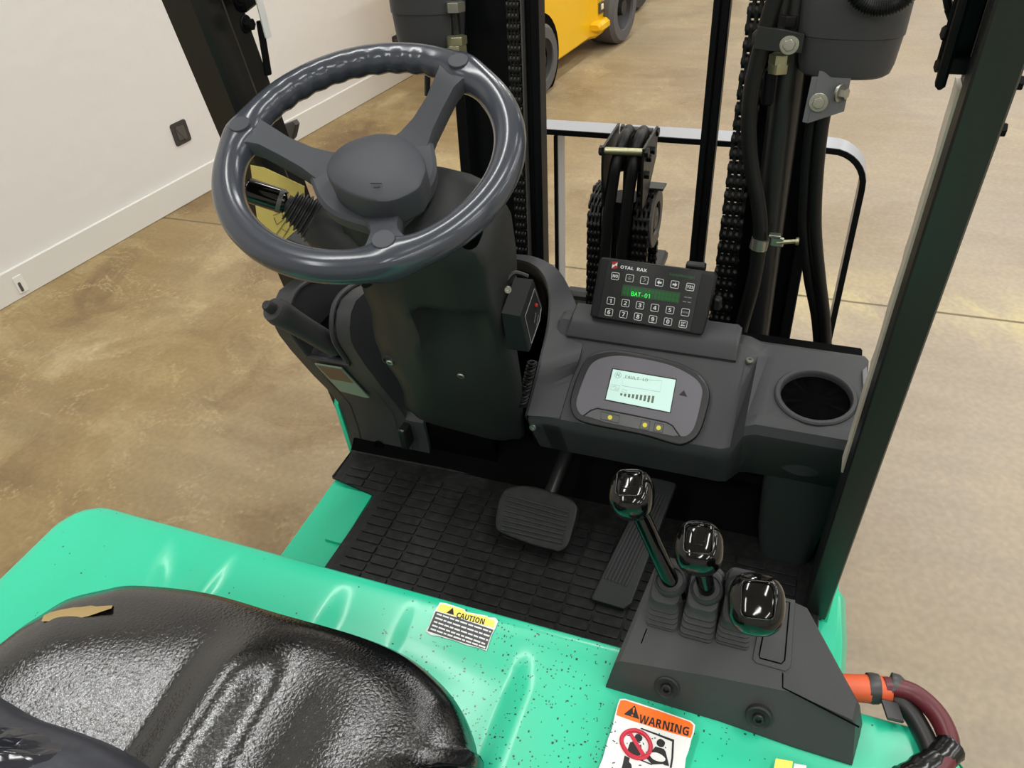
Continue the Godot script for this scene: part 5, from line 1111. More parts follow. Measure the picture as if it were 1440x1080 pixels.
	# right side: cylinder, hoses, clamp, brackets
	var c0: Vector3 = [Vector3(-.0459, 0.196, 0.045)][0]; var c1: Vector3 = [Vector3(-.0359, -.2505, 0.045)][0]
	part(truck, "tilt_cylinder", in_mast([rod(c0 + (c0 - c1) * 0.8, c1 + (c1 - c0) * 0.3, 0.0235, 24)]), mats["black paint"], "long black cylinder beside the right chain")
	part(truck, "pipe", in_mast([rod(Vector3(-.0706, 0.2467, 0.075), Vector3(-.0693, 0.1945, 0.075), 0.0088, 16, 0.003)]), mats["mast paint"])
	part(truck, "nut", in_mast([prism(ngon(0.0155, 6, 0.2), 0.0, 0.013, 0.002, aim(Vector3(-.0598, 0.2529, 0.075), Vector3.UP)), prism(ngon(0.0155, 6, 0.5), 0.0, 0.014, 0.002, aim(Vector3(-.0609, 0.2403, 0.075), Vector3.UP))]), mats["zinc"], "pair of yellow zinc hexagon nuts")
	part(truck, "nut", in_mast([prism(ngon(0.014, 6, 0.2), 0.0, 0.014, 0.002, aim(Vector3(-.0554, 0.2996, 0.06), Vector3.UP))]), mats["chain"])
	var hose := smooth([Vector3(-.0709, 0.387, 0.09), Vector3(-.0756, 0.3449, 0.09), Vector3(-.0818, 0.3097, 0.09), Vector3(-.088, 0.2636, 0.09), Vector3(-.0921, 0.2201, 0.09), Vector3(-.0891, 0.1646, 0.09), Vector3(-.0777, 0.1067, 0.09), Vector3(-.0611, 0.052, 0.09), Vector3(-.0511, 0, 0.09), Vector3(-.0504, -.0811, 0.09), Vector3(-.0608, -.1843, 0.09), Vector3(-.0643, -.2581, 0.09)], 5)
	part(truck, "hose", in_mast([tube(hose, 0.0115, 16)]), mats["hose"], "thick printed hose beside the right chain")
	part(truck, "hose_bracket", in_mast([prism(PackedVector2Array([Vector2(-.0925, 0.3058), Vector2(-.0632, 0.3029), Vector2(-.0312, 0.2974), Vector2(-.031, 0.273), Vector2(-.0665, 0.2738), Vector2(-.0954, 0.2766)]), 0.098, 0.104, 0.001), box(Vector3(0.034, 0.034, 0.03), Vector3(-.0838, 0.286, 0.085), 0.01)]), mats["black paint"])
	part(truck, "bolt", in_mast(hexbolt(Vector3(-.049, 0.2831, 0.103), Vector3(0, 0.1, 1), 0.0085, 0.008)), mats["steel"], "bright hexagon bolt on the hose bracket")
	var band: Vector3 = Vector3(-.0502, -.0144, 0.09)
	var clamp := part(truck, "hose_clamp", in_mast([lathe([[0.0122, -0.009], [0.0140, -0.009], [0.0140, 0.009], [0.0122, 0.009]], 24, aim(band, Vector3(0.1, 1, 0)))]), mats["steel"], "bright metal hose clamp")
	part(clamp, "clamp_lug", in_mast([box(Vector3(0.020, 0.016, 0.006), Vector3(-.0237, -.0046, 0.1), 0.002), box(Vector3(0.018, 0.004, 0.012), Vector3(-.0284, 0.0056, 0.1), 0.001)]), mats["steel"])
	part(clamp, "clamp_screw", in_mast([rod(Vector3(-.0246, -.0059, 0.1), Vector3(0.0052, -.0001, 0.1), 0.0035, 12), lathe([[0.006, 0.0], [0.006, 0.004], [0.004, 0.005], [0.001, 0.005]], 12, aim(Vector3(0.0032, -.0003, 0.1), Vector3.RIGHT))]), mats["zinc"])
	for q in [[Vector3(-.0021, 1.2262, -1.18), Vector3(-.0025, 1.1753, -1.18), Vector3(0.0026, 1.0993, -1.18), Vector3(0.0123, 1.0173, -1.18), Vector3(0.0336, 0.9297, -1.18), Vector3(0.0587, 0.8498, -1.18), Vector3(0.0802, 0.7476, -1.18), Vector3(0.0919, 0.6848, -1.18)], [Vector3(0.0127, 1.2303, -1.17), Vector3(0.0118, 1.18, -1.17), Vector3(0.0174, 1.1051, -1.17), Vector3(0.0286, 1.0243, -1.17), Vector3(0.0492, 0.9378, -1.17), Vector3(0.0702, 0.8584, -1.17), Vector3(0.0908, 0.7573, -1.17), Vector3(0.1015, 0.6951, -1.17)]]:
		part(truck, "hose", [tube(smooth(q, 6), 0.0092, 14)], mats["hose"], "slack black hose at the right of the mast")
	var pl := part(truck, "bracket_plate", in_mast([prism(PackedVector2Array([Vector2(-.005, 0.2522), Vector2(0.0371, 0.2538), Vector2(0.0363, 0.2005), Vector2(-.0091, 0.1813), Vector2(-.0073, 0.2049)]), 0.106, 0.11, 0.001), prism(PackedVector2Array([Vector2(-.0135, 0.2426), Vector2(-.0037, 0.2449), Vector2(-.0081, 0.1814), Vector2(-.016, 0.1829)]), 0.09, 0.109, 0.001)]), mats["grey plate"], "grey steel plate with two bolts below the housing")
	part(pl, "bolt", in_mast(hexbolt(Vector3(0.0011, 0.2111, 0.11), Vector3(0, 0.1, 1), 0.0085, 0.009)), mats["steel"])
	part(pl, "bolt", in_mast(hexbolt(Vector3(0.0252, 0.2261, 0.112), Vector3(0.9, 0, 0.5), 0.0085, 0.012)), mats["steel"])
	lamp_bucket([Vector3(0.0268, 0.2413, 0.06)][0], 0.068, "dark bucket-shaped housing at the top right of the mast")
	lamp_bucket([Vector3(-.6242, 0.254, 0.03)][0], 0.060, "dark bucket-shaped housing at the top left, behind the wheel rim")
	var con := smooth([Vector3(0.0082, 0.3674, 0.13), Vector3(0.023, 0.3466, 0.13), Vector3(0.0393, 0.3362, 0.13), Vector3(0.0571, 0.334, 0.13), Vector3(0.0734, 0.3383, 0.13), Vector3(0.0853, 0.3504, 0.13), Vector3(0.0955, 0.3754, 0.13)], 22)
	var cr := PackedFloat32Array()
	for k in con.size(): cr.append(0.0095 if k % 4 < 2 else 0.0072)
	part(truck, "conduit", in_mast([tube(con, cr, 14)]), mats["hose"], "corrugated conduit looping into the frame at the top", 20.0)
	# left side: bolts by the housing, a short stud
	part(truck, "pipe", in_mast([rod(Vector3(-.5695, 0.3651, 0.05), Vector3(-.5684, 0.2551, 0.05), 0.008, 12)]), mats["black paint"])
	part(truck, "nut", in_mast([prism(ngon(0.0165, 6, 0.2), 0.0, 0.015, 0.002, aim(Vector3(-.5628, 0.31, 0.06), Vector3.UP))]), mats["steel"], "bright hexagon nut behind the wheel rim")
	part(truck, "nut", in_mast([prism(ngon(0.0165, 6, 0.4), 0.0, 0.013, 0.002, aim(Vector3(-.5634, 0.2615, 0.06), Vector3.UP)), prism(ngon(0.0165, 6, 0.1), 0.0, 0.013, 0.002, aim(Vector3(-.5646, 0.2484, 0.06), Vector3.UP))]), mats["zinc"], "pair of yellow zinc hexagon nuts")
	part(truck, "stud", in_mast([rod(Vector3(-.6494, 0.2266, 0), Vector3(-.6568, 0.1616, 0), 0.0055, 12)]), mats["black paint"])
	# load backrest: a flat bar bent round at the corners, with uprights
	var rf := Transform3D(Vector3(1.00000, 0.00000, 0.00000), Vector3(0.00000, 0.99621, -0.08702), Vector3(0.00000, 0.08702, 0.99621), Vector3(0.00000, 1.00000, -1.60000))
	var top_y: float = [Vector3(-.3412, -.0288, 0)][0].y; var xr: float = [Vector3(0.1111, -.095, 0)][0].x; var xl: float = -0.60 - xr
	var path := [Vector3(xl, -1.0, 0), Vector3(xl, top_y - 0.075, 0)]
	for k in range(1, 8): path.append(Vector3(xl + 0.07 - 0.07 * cos(PI / 2 * k / 8), top_y - 0.07 + 0.07 * sin(PI / 2 * k / 8), 0))
	path.append(Vector3(xl + 0.08, top_y, 0)); path.append(Vector3(xr - 0.08, top_y, 0))
	for k in range(1, 8): path.append(Vector3(xr - 0.07 + 0.07 * sin(PI / 2 * k / 8), top_y - 0.07 + 0.07 * cos(PI / 2 * k / 8), 0))
	path.append(Vector3(xr, top_y - 0.075, 0)); path.append(Vector3(xr, -1.0, 0))
	var rings := []
	for k in path.size():
		var d: Vector3 = (path[mini(k + 1, path.size() - 1)] - path[maxi(k - 1, 0)]).normalized(); var n := Vector3(-d.y, d.x, 0)
		rings.append(PackedVector3Array([rf * (path[k] + n * 0.006 + Vector3(0, 0, 0.0)), rf * (path[k] + n * 0.0045 + Vector3(0, 0, 0.002)), rf * (path[k] - n * 0.0045 + Vector3(0, 0, 0.002)), rf * (path[k] - n * 0.006), rf * (path[k] - n * 0.006 + Vector3(0, 0, -0.070)), rf * (path[k] + n * 0.006 + Vector3(0, 0, -0.070))]))
	var rest := part(truck, "load_backrest", [loft(rings)], mats["bar top"], "steel load backrest, a flat bar with rounded corners beyond the mast", 30.0)
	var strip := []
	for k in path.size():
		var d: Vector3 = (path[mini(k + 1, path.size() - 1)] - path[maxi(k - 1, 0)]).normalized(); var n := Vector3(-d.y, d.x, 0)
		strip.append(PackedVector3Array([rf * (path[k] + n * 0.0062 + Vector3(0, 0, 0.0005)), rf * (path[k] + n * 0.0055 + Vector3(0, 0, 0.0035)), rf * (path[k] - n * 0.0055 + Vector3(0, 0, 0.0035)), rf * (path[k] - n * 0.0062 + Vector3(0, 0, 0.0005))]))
	part(rest, "front_edge", [loft(strip)], mats["mast paint"], "black front edge", 30.0)  # front strip darker than the other faces of the bar
	for x in [[Vector3(-.5278, -.038, 0)][0].x, -0.60 - [Vector3(-.5278, -.038, 0)][0].x]:
		part(rest, "upright_bar", [moved(mbox(x - 0.005, x + 0.005, -1.0, top_y - 0.006, -0.050, 0.0, 0.001), rf)], mats["bar top"])
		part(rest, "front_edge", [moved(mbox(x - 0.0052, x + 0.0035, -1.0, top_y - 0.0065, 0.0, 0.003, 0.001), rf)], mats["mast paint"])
	for x in [-0.5, -0.1]:
		part(truck, "fork", [box(Vector3(0.1, 0.04, 1.0), Vector3(x, 0.06, -2.2), 0.01), box(Vector3(0.1, 0.45, 0.04), Vector3(x, 0.28, -1.70), 0.01)], mats["black paint"])

func pillars() -> void:
	var lean := Vector3(0, 1, 0.14)
	# left: rear face, rounded inner face and a set-back flange; sections given at y = 1.3
	var sec := [Vector2(-0.815, -0.885), Vector2(-0.772, -0.888), Vector2(-0.766, -0.895), Vector2(-0.763, -0.912), Vector2(-0.764, -0.935), Vector2(-0.769, -0.944), Vector2(-0.774, -0.946), Vector2(-0.774, -0.985), Vector2(-0.815, -0.985)]
	var rings := []
	for y in [0.55, 2.1]:
		var ring := PackedVector3Array()
		for q in sec: ring.append(Vector3(q.x, y, q.y + 0.14 * (y - 1.3)))
		rings.append(ring)
	var lp := part(truck, "guard_pillar", [loft(rings)], mats["black paint"], "left front pillar of the overhead guard", 25.0)
	part(lp, "light_bracket", [moved(box(Vector3(0.02, 0.16, 0.062), Vector3(-0.752, 1.462, -0.958), 0.004, Basis(Vector3.RIGHT, 0.14)), Transform3D.IDENTITY)], mats["mast paint"])
	for q in [Vector3(-.742, 1.3679, -.9291), Vector3(-.742, 1.4037, -.9274)]:
		part(lp, "bolt", hexbolt(q, Vector3.RIGHT, 0.008, 0.012), mats["mast paint"])
	part(lp, "tape_strip", [prism(rrect(0.012, 0.09, 0.003), 0.0, 0.002, 0.0005, aim(Vector3(-.74, 1.3843, -.9677), Vector3(1, 0, 0.2), Vector3(0, 0, -1)))], mats["label white"], "short strip of white tape")
	part(lp, "number_plate", [prism(rrect(0.014, 0.075, 0.003), 0.0, 0.0015, 0.0005, aim(Vector3(-.773, 1.3166, -.9945), Vector3(1, 0, 0.1), Vector3(0, -0.14, -1)))], mats["mast paint"])
	part(truck, "bracket", [prism(PackedVector2Array([Vector2(-.819, 0.1605), Vector2(-.795, 0.1689), Vector2(-.7911, 0.1622), Vector2(-.8015, 0.1405), Vector2(-.8156, 0.1277), Vector2(-.8197, 0.1106), Vector2(-.8365, 0.0995), Vector2(-.8504, 0.1132), Vector2(-.8546, 0.1251)]), 0.205, 0.217, 0.002, Transform3D(Vector3(1.00000, 0.00000, 0.00000), Vector3(0.00000, 0.99621, -0.08702), Vector3(0.00000, 0.08702, 0.99621), Vector3(0.00000, 1.00000, -1.25000)))], mats["sheave"], "rounded grey bracket at the left pillar")
	# right: rear face, inner face with a strip of torn clear wrap along its front edge
	var sr := [Vector2(0.109, -0.718), Vector2(0.111, -0.7155), Vector2(0.141, -0.7155), Vector2(0.143, -0.718), Vector2(0.143, -0.79), Vector2(0.113, -0.79), Vector2(0.113, -0.748), Vector2(0.109, -0.746)]
	rings = []
	for y in [0.505, 2.1]:
		var ring := PackedVector3Array()
		for q in sr: ring.append(Vector3(q.x, y, q.y + 0.125 * (y - 1.3)))
		rings.append(ring)
	var rp := part(truck, "guard_pillar", [loft(rings)], mats["black paint"], "right front pillar of the overhead guard", 25.0)
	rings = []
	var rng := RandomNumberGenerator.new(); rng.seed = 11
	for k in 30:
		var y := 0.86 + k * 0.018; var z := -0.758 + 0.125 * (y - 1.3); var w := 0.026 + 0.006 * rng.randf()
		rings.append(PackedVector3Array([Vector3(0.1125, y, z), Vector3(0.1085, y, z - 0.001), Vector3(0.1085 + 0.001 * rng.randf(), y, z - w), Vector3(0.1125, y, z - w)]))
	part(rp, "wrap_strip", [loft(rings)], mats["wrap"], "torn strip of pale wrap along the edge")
	part(rp, "light_bracket", [box(Vector3(0.024, 0.07, 0.005), Vector3(0.0999, 1.4343, -.752), 0.002, Basis(Vector3.RIGHT, 0.125)), box(Vector3(0.026, 0.012, 0.012), Vector3(0.1032, 1.4021, -.745), 0.002), box(Vector3(0.008, 0.085, 0.014), Vector3(0.0938, 1.4255, -.74), 0.003, Basis(Vector3.RIGHT, 0.125)), tube(smooth([Vector3(0.0838, 1.4509, -.77), Vector3(0.0896, 1.4381, -.77), Vector3(0.0981, 1.4339, -.77), Vector3(0.0961, 1.4272, -.77), Vector3(0.0883, 1.4392, -.77)], 4), 0.0035, 8)], mats["mast paint"])
	for q in [Vector3(0.0907, 1.4245, -.755), Vector3(0.0923, 1.3986, -.755)]:
		part(rp, "bolt", hexbolt(q + Vector3(0.006, 0, 0), Vector3(-1, 0.1, 0.3), 0.0058, 0.011, false), mats["mast paint"])
	for q in [Vector3(0.143, 1.4155, -.7841), Vector3(0.143, 1.3898, -.7838)]:
		pass
	part(rp, "bolt", hexbolt(Vector3(0.143, 1.395, -0.73), Vector3.RIGHT, 0.006, 0.008, false), mats["mast paint"])
	part(rp, "bolt", hexbolt(Vector3(0.143, 1.355, -0.735), Vector3.RIGHT, 0.006, 0.008, false), mats["mast paint"])

func loose_things() -> void:
	keypad()
	# impact sensor box on the side of the column
	var sb := thing("sensor_box", "small black box with a red lamp, fixed to the right side of the steering column", "sensor box", Vector3(-.333, 1.0371, -.82))
	var front := PackedVector3Array([Vector3(-.3202, 1.0499, -.795), Vector3(-.3103, 1.0901, -.825), Vector3(-.3169, 1.0189, -.87), Vector3(-.3141, 1.0061, -.85), Vector3(-.3138, 0.989, -.8)])
	var rear := PackedVector3Array([Vector3(-.3439, 1.0583, -.785), Vector3(-.333, 1.0961, -.815), Vector3(-.3461, 1.032, -.88), Vector3(-.3463, 0.9992, -.865), Vector3(-.3418, 0.9958, -.79)])
	var mid := PackedVector3Array(); var cap := PackedVector3Array(); var cc := Vector3.ZERO
	for p in front: cc += p / 5.0
	for k in 5: mid.append(front[k].lerp(rear[k], 0.06)); cap.append(front[k].lerp(cc, 0.06))
	part(sb, "case", [loft([rear, mid, cap])], mats["keypad case"], "", 20.0)
	var n := (front[1] - front[0]).cross(front[4] - front[0]).normalized()
	if n.x < 0: n = -n
	var inner := PackedVector3Array()
	for p in front: inner.append(p.lerp(cc, 0.24) + n * 0.0012)
	part(sb, "label_outline", [tube(inner, 0.0006, 6, true)], mats["grey print"])
	var hi := inner[1].lerp(inner[2], 0.4).lerp(cc, 0.45)
	part(sb, "lamp", [lathe([[0.003, 0.0], [0.0026, 0.002], [0.001, 0.0028]], 14, aim(hi, n))], mats["red print"], "small red lamp")
	part(sb, "lettering", [box(Vector3(0.0008, 0.026, 0.0012), cc + n * 0.001 + Vector3(0, -0.008, 0), 0.0002, Basis(Vector3.BACK, -0.2)), box(Vector3(0.0008, 0.02, 0.0012), cc + n * 0.001 + Vector3(0.004, -0.008, 0), 0.0002, Basis(Vector3.BACK, -0.2))], mats["grey print"])
	part(sb, "mount", [tube(smooth([Vector3(-.3497, 1.0566, -.8), Vector3(-.3469, 1.0863, -.81), Vector3(-.3407, 1.0927, -.83), Vector3(-.3248, 1.0835, -.84)], 5), 0.0035, 8)], mats["black paint"])
	part(sb, "screw", socket_screw(Vector3(-.334, 1.0929, -.79), Vector3(0.5, 0.4, 1), 0.005), mats["steel"])
	# coiled lead below it
	var coil := PackedVector3Array(); var c0 := Vector3(-.3338, 0.9244, -.86); var c1 := Vector3(-.3582, 0.8295, -.86)
	for k in 181:
		var a := k / 180.0; var t := a * TAU * 14.0
		coil.append(c0.lerp(c1, a) + Vector3(cos(t) * 0.0065, 0, sin(t) * 0.0065))
	whole("coiled_lead", [tube(coil, 0.0019, 6)], mats["hose"], "black coiled lead hanging between the column and the instruments", "cord")
	# hanging paper tag behind the direction lever
	var tg := thing("paper_tag", "yellow paper tag with pencil writing, hanging behind the direction lever", "tag", Vector3(-.7178, 1.1247, -.86))
	var poly: Array = [Vector3(-.7434, 1.1976, -.86), Vector3(-.7201, 1.1953, -.86), Vector3(-.6604, 1.1726, -.86), Vector3(-.69, 1.0664, -.86), Vector3(-.7711, 1.0612, -.86), Vector3(-.7615, 1.106, -.86)]
	var back_ring := PackedVector3Array(); var fr := PackedVector3Array()
	for p in poly: fr.append(p); back_ring.append(p + Vector3(0, 0, -0.0006))
	part(tg, "sheet", [loft([back_ring, fr])], mats["paper"])
	var st: Array = [[Vector3(-.7334, 1.0883, -.859), Vector3(-.7078, 1.1147, -.859)], [Vector3(-.7218, 1.0848, -.859), Vector3(-.703, 1.106, -.859)], [Vector3(-.7221, 1.1003, -.859), Vector3(-.7114, 1.0944, -.859)], [Vector3(-.7284, 1.1206, -.859), Vector3(-.7112, 1.1282, -.859), Vector3(-.7109, 1.1167, -.859), Vector3(-.7268, 1.1056, -.859), Vector3(-.7282, 1.1172, -.859)], [Vector3(-.7243, 1.1337, -.859), Vector3(-.7058, 1.1378, -.859), Vector3(-.7188, 1.1274, -.859)]]
	part(tg, "writing", st.map(func(q): return tube(PackedVector3Array(q), 0.0006, 5)), mats["pencil"])
	# dark ribbed cloth on the seat, with a crumpled shiny patch
	var rows := []; var rng := noise(3.0, 3, FastNoiseLite.TYPE_SIMPLEX_SMOOTH, 31); rng.frequency = 22.0
	var edge := smooth([Vector3(-.6578, 1.012, -.1811), Vector3(-.5962, 1.012, -.1736), Vector3(-.5541, 1.012, -.1697), Vector3(-.5113, 1.012, -.1715), Vector3(-.4643, 1.012, -.1711), Vector3(-.405, 1.012, -.1622), Vector3(-.3448, 1.012, -.147)], 6)
	var m := edge.size()
	for r in 26:
		var row := PackedVector3Array(); var a := r / 25.0
		for k in m:
			var p := edge[k] + Vector3(-0.10, 0.0, 0.17) * a
			var lift := 0.004 + 0.030 * sin(minf(a * 3.2, 1.57)) + (0.012 * rng.get_noise_3d(p.x, 0.0, p.z) + 0.006 * rng.get_noise_3d(p.x * 2.6, 3.0, p.z * 2.6)) * smoothstep(0.0, 0.25, a)
			row.append(Vector3(p.x, 1.006 + lift - (0.012 if r == 0 else 0.0), p.z))
		rows.append(row)
	var cloth := thing("cloth", "dark ribbed cloth with shiny crumpled plastic, lying on the seat at the lower left", "cloth", edge[m / 2])
	part(cloth, "fabric", [grid(rows, Vector3.UP)], mats["cloth"], "", 70.0)
	var shiny := []
	var n2 := noise(40.0, 3, FastNoiseLite.TYPE_SIMPLEX_SMOOTH, 12); n2.frequency = 17.0
	for r in range(2, 24):
		var row := PackedVector3Array()
		for k in range(4, m - 12):
			var q: Vector3 = rows[r][k]
			var fade := smoothstep(2.0, 5.0, r) * smoothstep(4.0, 7.0, k) * (1.0 - smoothstep(m - 18.0, m - 13.0, k)) * (1.0 - smoothstep(20.0, 23.0, r))
			row.append(q + Vector3(0, 0.0012 * (fade * 2.0 - 1.0) + 0.020 * absf(n2.get_noise_2d(q.x, q.z)) * fade, 0))
		shiny.append(row)
	part(cloth, "crumpled_film", [grid(shiny, Vector3.UP)], mats["film"], "shiny crumpled plastic film", 60.0)
	# cables at the right
	var cb := thing("cable_bundle", "red and black power cables wrapped in orange and black tape, at the lower right", "cable", Vector3(0.1624, 0.89, -.491))
	var r0 := smooth([Vector3(0.1229, 0.895, -.477), Vector3(0.1421, 0.895, -.4839), Vector3(0.1594, 0.895, -.4902), Vector3(0.1803, 0.895, -.4898), Vector3(0.1979, 0.895, -.4766), Vector3(0.2072, 0.895, -.4578), Vector3(0.2081, 0.895, -.44), Vector3(0.2003, 0.895, -.4226), Vector3(0.1869, 0.895, -.4038)], 6)
	part(cb, "red_cable", [tube(r0.slice(10), 0.0093, 14)], mats["red cable"], "dark red cable")
	var b0 := smooth([Vector3(0.1247, 0.885, -.4788), Vector3(0.1538, 0.885, -.4873), Vector3(0.1679, 0.885, -.4848), Vector3(0.1804, 0.885, -.4736), Vector3(0.1909, 0.885, -.4543), Vector3(0.1975, 0.885, -.4375), Vector3(0.2073, 0.885, -.4218), Vector3(0.2146, 0.885, -.3984)], 6)
	part(cb, "black_cable", [tube(b0.slice(4), 0.0092, 14)], mats["black cable"])
	var wrap := PackedVector3Array([Vector3(0.1139, 0.89, -.4787), Vector3(0.1425, 0.89, -.4854), Vector3(0.1592, 0.89, -.4899)])
	part(cb, "orange_sleeve", [tube(wrap, PackedFloat32Array([0.0125, 0.0135, 0.0125]), 18)], mats["orange tape"], "orange sleeve round the cables")
	part(cb, "tape_band", [tube(PackedVector3Array([Vector3(0.1392, 0.89, -.4859), Vector3(0.1444, 0.89, -.4868), Vector3(0.1496, 0.89, -.4877)]), PackedFloat32Array([0.0143, 0.0150, 0.0143]), 18), tube(PackedVector3Array([Vector3(0.1592, 0.89, -.4931), Vector3(0.1631, 0.89, -.4927), Vector3(0.1669, 0.89, -.49)]), PackedFloat32Array([0.0146, 0.0152, 0.0140]), 18)], mats["grey tape"])
	part(cb, "tape_end", [box(Vector3(0.018, 0.004, 0.020), Vector3(0.1618, 0.892, -.4667), 0.001, Basis(Vector3.UP, 0.3) * Basis(Vector3.FORWARD, 0.4))], mats["grey tape"])
	part(cb, "black_tape", [tube(smooth([Vector3(0.2113, 0.893, -.4462), Vector3(0.2, 0.893, -.4302), Vector3(0.1848, 0.893, -.4145), Vector3(0.17, 0.893, -.4005)], 5), PackedFloat32Array(range(16).map(func(i): return 0.0128 + 0.0005 * sin(i * 2.1) + 0.0007 * sin(i * 0.9))), 14)], mats["black tape"], "shiny black tape binding the cables")

func keypad() -> void:
	var f := Transform3D(Vector3(0.99935, -0.03114, 0.01798), Vector3(0.03596, 0.86546, -0.49969), Vector3(0.00000, 0.50001, 0.86602), Vector3(-0.18600, 0.96100, -1.01100))
	var t := thing("keypad_terminal", "black keypad terminal with numbered keys and a green display, above the dashboard", "keypad", f.origin)
	var outline := PackedVector2Array([Vector2(-.0914, 0.0505), Vector2(0.0799, 0.0537), Vector2(0.0844, 0.0492), Vector2(0.0819, -.038), Vector2(0.0789, -.0421), Vector2(-.0922, -.0442), Vector2(-.0956, -.0409), Vector2(-.0946, 0.0458)])
	var rnd := smooth2(Array(outline), 1)
	part(t, "case", [prism(outline, -0.034, 0.0, 0.003, f), prism(inset(outline, 0.012), -0.05, -0.03, 0.0, f)], mats["keypad case"])
	part(t, "face_panel", [prism(PackedVector2Array([Vector2(-.0795, 0.0476), Vector2(0.0637, 0.0504), Vector2(0.0627, -.0392), Vector2(-.0821, -.042)]), -0.001, 0.0012, 0.0004, f)], mats["bezel"])
	part(t, "side_lug", [box(Vector3(0.012, 0.022, 0.014), f * ([Vector3(0.0922, 0.0082, 0)][0] + Vector3(0, 0, -0.022)), 0.003)], mats["keypad case"])
	part(t, "cable_clip", [box(Vector3(0.03, 0.012, 0.014), f * ([Vector3(0.0499, 0.0572, 0)][0] + Vector3(0, 0, -0.03)), 0.002)], mats["keypad case"])
	var foot := f * Vector3(-0.035, -0.045, -0.03)
	part(t, "mounting_arm", [tube(smooth([f * Vector3(-0.04, -0.03, -0.04), foot, foot + Vector3(0.0, -0.03, -0.02)], 4), 0.011, 10), box(Vector3(0.10, 0.008, 0.05), foot + Vector3(0.0, -0.012, -0.02), 0.002), rod(f * Vector3(-0.075, -0.052, -0.01), f * Vector3(-0.03, -0.046, -0.02), 0.003)], mats["keypad case"])
	var ks := [Vector3(-.0652, 0.025, 0), Vector3(-.0424, 0.0255, 0), Vector3(-.0195, 0.0258, 0), Vector3(0.0038, 0.0262, 0), Vector3(0.0272, 0.0267, 0), Vector3(0.0505, 0.0267, 0),
		Vector3(-.0655, -.0137, 0), Vector3(-.0422, -.0134, 0), Vector3(-.0194, -.013, 0), Vector3(0.0037, -.0129, 0), Vector3(0.0271, -.0124, 0), Vector3(0.0503, -.0119, 0),
		Vector3(-.0656, -.0316, 0), Vector3(-.0424, -.0311, 0), Vector3(-.0194, -.0307, 0), Vector3(0.0039, -.0307, 0), Vector3(0.0271, -.0303, 0), Vector3(0.0503, -.03, 0)]
	var says := ["NO", "", "", "", "", "YES", "1", "2", "3", "4", "5", "MENU", "6", "7", "8", "9", "0", "ENT"]
	var dx: Vector3 = (ks[10] - ks[6]).normalized(); dx = Vector3(dx.x, dx.y, 0).normalized(); var dy := Vector3(-dx.y, dx.x, 0)
	for k in 18:
		var c: Vector3 = ks[k]
		var x := f * Transform3D(dx, dy, Vector3.BACK, Vector3(c.x, c.y, 0.0008))
		var key := part(t, "key", [prism(rrect(0.0128, 0.0118, 0.0018), 0.0, 0.0012, 0.0004, x)], mats["key"])
		var ring := PackedVector3Array()
		for p in rrect(0.0116, 0.0106, 0.0016, 3): ring.append(x * Vector3(p.x, p.y, 0.0012))
		part(key, "outline", [tube(ring, 0.00045, 5, true)], mats["white print"])
		var up := x.translated_local(Vector3(0, 0, 0.0014))
		if says[k]:
			var hgt := 0.0062 if says[k].length() == 1 else (0.0046 if k == 5 or k == 0 else 0.0028)
			var lift := 0.0018 if says[k] == "ENT" else 0.0
			part(key, "lettering", [words(says[k], hgt, 0.0003, up.translated_local(Vector3(0, lift, 0)), 1.1 if hgt > 0.006 else 0.92, "Droid Sans", 700)], mats["white print"] if says[k] != "MENU" else mats["grey print"])
		var arrow := PackedVector2Array([Vector2(-0.0036, 0), Vector2(-0.0004, 0.0034), Vector2(-0.0004, 0.0014), Vector2(0.0034, 0.0014), Vector2(0.0034, -0.0014), Vector2(-0.0004, -0.0014), Vector2(-0.0004, -0.0034)])
		match k:
			3: part(key, "arrow", [prism(arrow, 0.0, 0.0003, 0.0, up)], mats["white print"])
			4: part(key, "arrow", [prism(arrow, 0.0, 0.0003, 0.0, up.rotated_local(Vector3.BACK, PI))], mats["white print"])
			1: part(key, "symbol", [moved(box(Vector3(0.006, 0.0011, 0.0004), Vector3(0, -0.0002, 0), 0.0001), up), moved(box(Vector3(0.0035, 0.0011, 0.0004), Vector3(0, 0.0021, 0), 0.0001), up), moved(box(Vector3(0.0038, 0.0011, 0.0004), Vector3(0, -0.0024, 0), 0.0001), up)], mats["grey print"])
			2: part(key, "symbol", [moved(box(Vector3(0.0062, 0.0011, 0.0004), Vector3(0.0006, -0.0006, 0), 0.0001, Basis(Vector3.BACK, 0.75)), up), moved(box(Vector3(0.0024, 0.0024, 0.0004), Vector3(0.0, 0.0026, 0), 0.0001), up)], mats["grey print"])
			17: part(key, "arrow", [prism(PackedVector2Array([Vector2(-0.0038, -0.0022), Vector2(-0.0020, -0.0006), Vector2(-0.0020, -0.0016), Vector2(0.0034, -0.0016), Vector2(0.0034, -0.0028), Vector2(-0.0020, -0.0028), Vector2(-0.0020, -0.0038)]), 0.0, 0.0003, 0.0, up)], mats["white print"])
	var d := part(t, "display", [prism(PackedVector2Array([Vector2(-.0512, 0.0141), Vector2(0.0375, 0.0159), Vector2(0.0379, -.0002), Vector2(-.0514, -.0029)]), 0.0, 0.0016, 0.0003, f)], mats["keypad display"], "dim green display reading BAT-01")
	var b: Vector3 = [Vector3(-.0207, 0.0027, 0)][0]
	part(d, "display_text", [moved(words("BAT-01", 0.0062, 0.0003, Transform3D(dx, dy, Vector3.BACK, Vector3(b.x, b.y, 0.0018)), 1.0, "Droid Sans Mono"), f)], mats["display text"])
	var cells := []
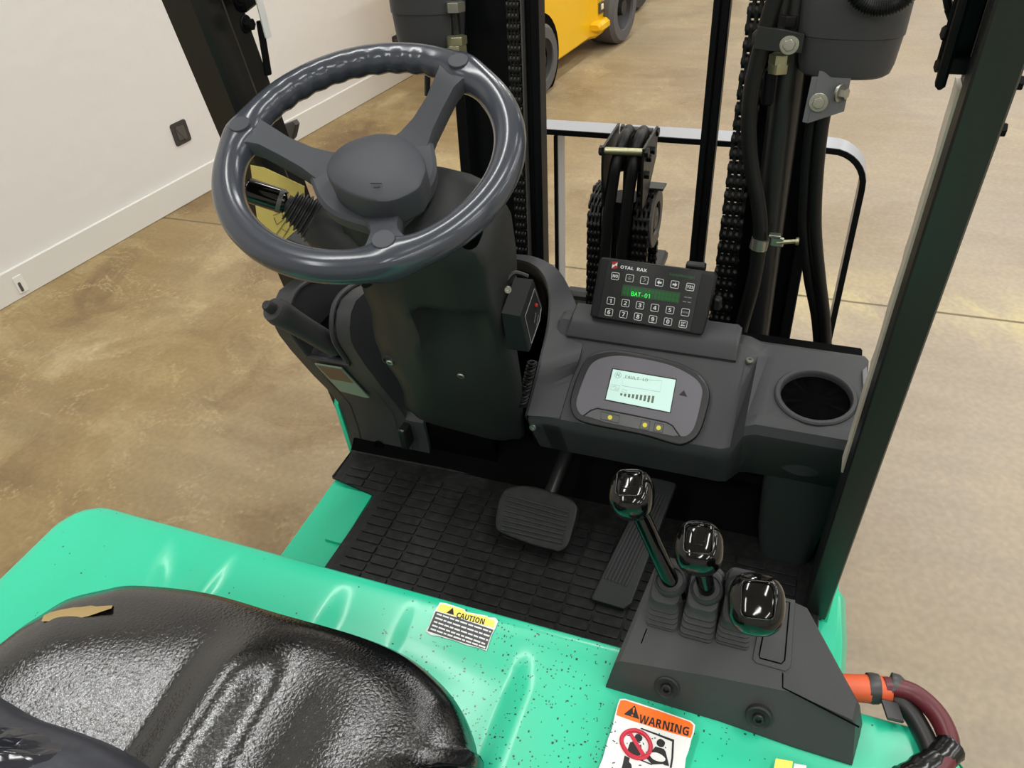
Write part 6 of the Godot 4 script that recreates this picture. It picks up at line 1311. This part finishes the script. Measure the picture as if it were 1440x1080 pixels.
	for r in 2:
		for k in 16:
			var q: Vector3 = ([Vector3(-.0471, 0.0086, 0)][0] as Vector3).lerp([Vector3(0.034, 0.0105, 0)][0], k / 15.0) + dy * (-0.0062 * r)
			if r == 1 and k > 2 and k < 9: continue
			cells.append(moved(box(Vector3(0.0038, 0.0052, 0.0003), Vector3(q.x, q.y, 0.0017), 0.0001), f))
	part(d, "character_cells", cells, mats["green print"]).set_meta("kind", "stuff")
	var l0: Vector3 = [Vector3(-.0391, 0.0405, 0)][0]
	part(t, "lettering", [moved(words("OTAL  RAX", 0.0048, 0.0003, Transform3D(dx, dy, Vector3.BACK, Vector3(l0.x, l0.y, 0.0014)), 1.28, "Droid Sans", 700), f)], mats["white print"], "white maker's name")
	var e0: Vector3 = [Vector3(0.0357, 0.0414, 0)][0]
	part(t, "lettering", [moved(words("EquipManager", 0.0036, 0.0003, Transform3D(dx, dy, Vector3.BACK, Vector3(e0.x, e0.y, 0.0014)), 1.12, "Droid Sans", 700), f)], mats["green print"], "green product lettering")
	var fine := []
	for q in [Vector3(0.0469, 0.0108, 0), Vector3(0.0529, 0.0109, 0), Vector3(0.0461, 0.0039, 0), Vector3(0.0531, 0.004, 0)]: fine.append(moved(box(Vector3(0.0052, 0.0014, 0.0003), Vector3(q.x, q.y, 0.0014), 0.0001, Basis(Vector3.BACK, dx.angle_to(Vector3.RIGHT) * signf(dx.y))), f))
	part(t, "small_print", fine, mats["grey print"])
	var g: Array = [Vector3(-.069, 0.0413, 0)]
	part(t, "logo", [moved(prism(PackedVector2Array([Vector2(-0.005, 0.005), Vector2(0.003, 0.006), Vector2(0.005, -0.004), Vector2(-0.003, -0.006)]), 0.0011, 0.0014, 0.0, Transform3D(dx, dy, Vector3.BACK, Vector3(g[0].x, g[0].y, 0))), f)], mats["red print"], "red and white square logo")
	part(t, "logo_mark", [moved(prism(PackedVector2Array([Vector2(-0.004, -0.005), Vector2(-0.0035, 0.001), Vector2(0.001, -0.0005)]), 0.0014, 0.0017, 0.0, Transform3D(dx, dy, Vector3.BACK, Vector3(g[0].x, g[0].y, 0))), f), moved(prism(PackedVector2Array([Vector2(0.004, 0.005), Vector2(0.0035, -0.001), Vector2(-0.001, 0.0005)]), 0.0014, 0.0017, 0.0, Transform3D(dx, dy, Vector3.BACK, Vector3(g[0].x, g[0].y, 0))), f)], mats["white print"])
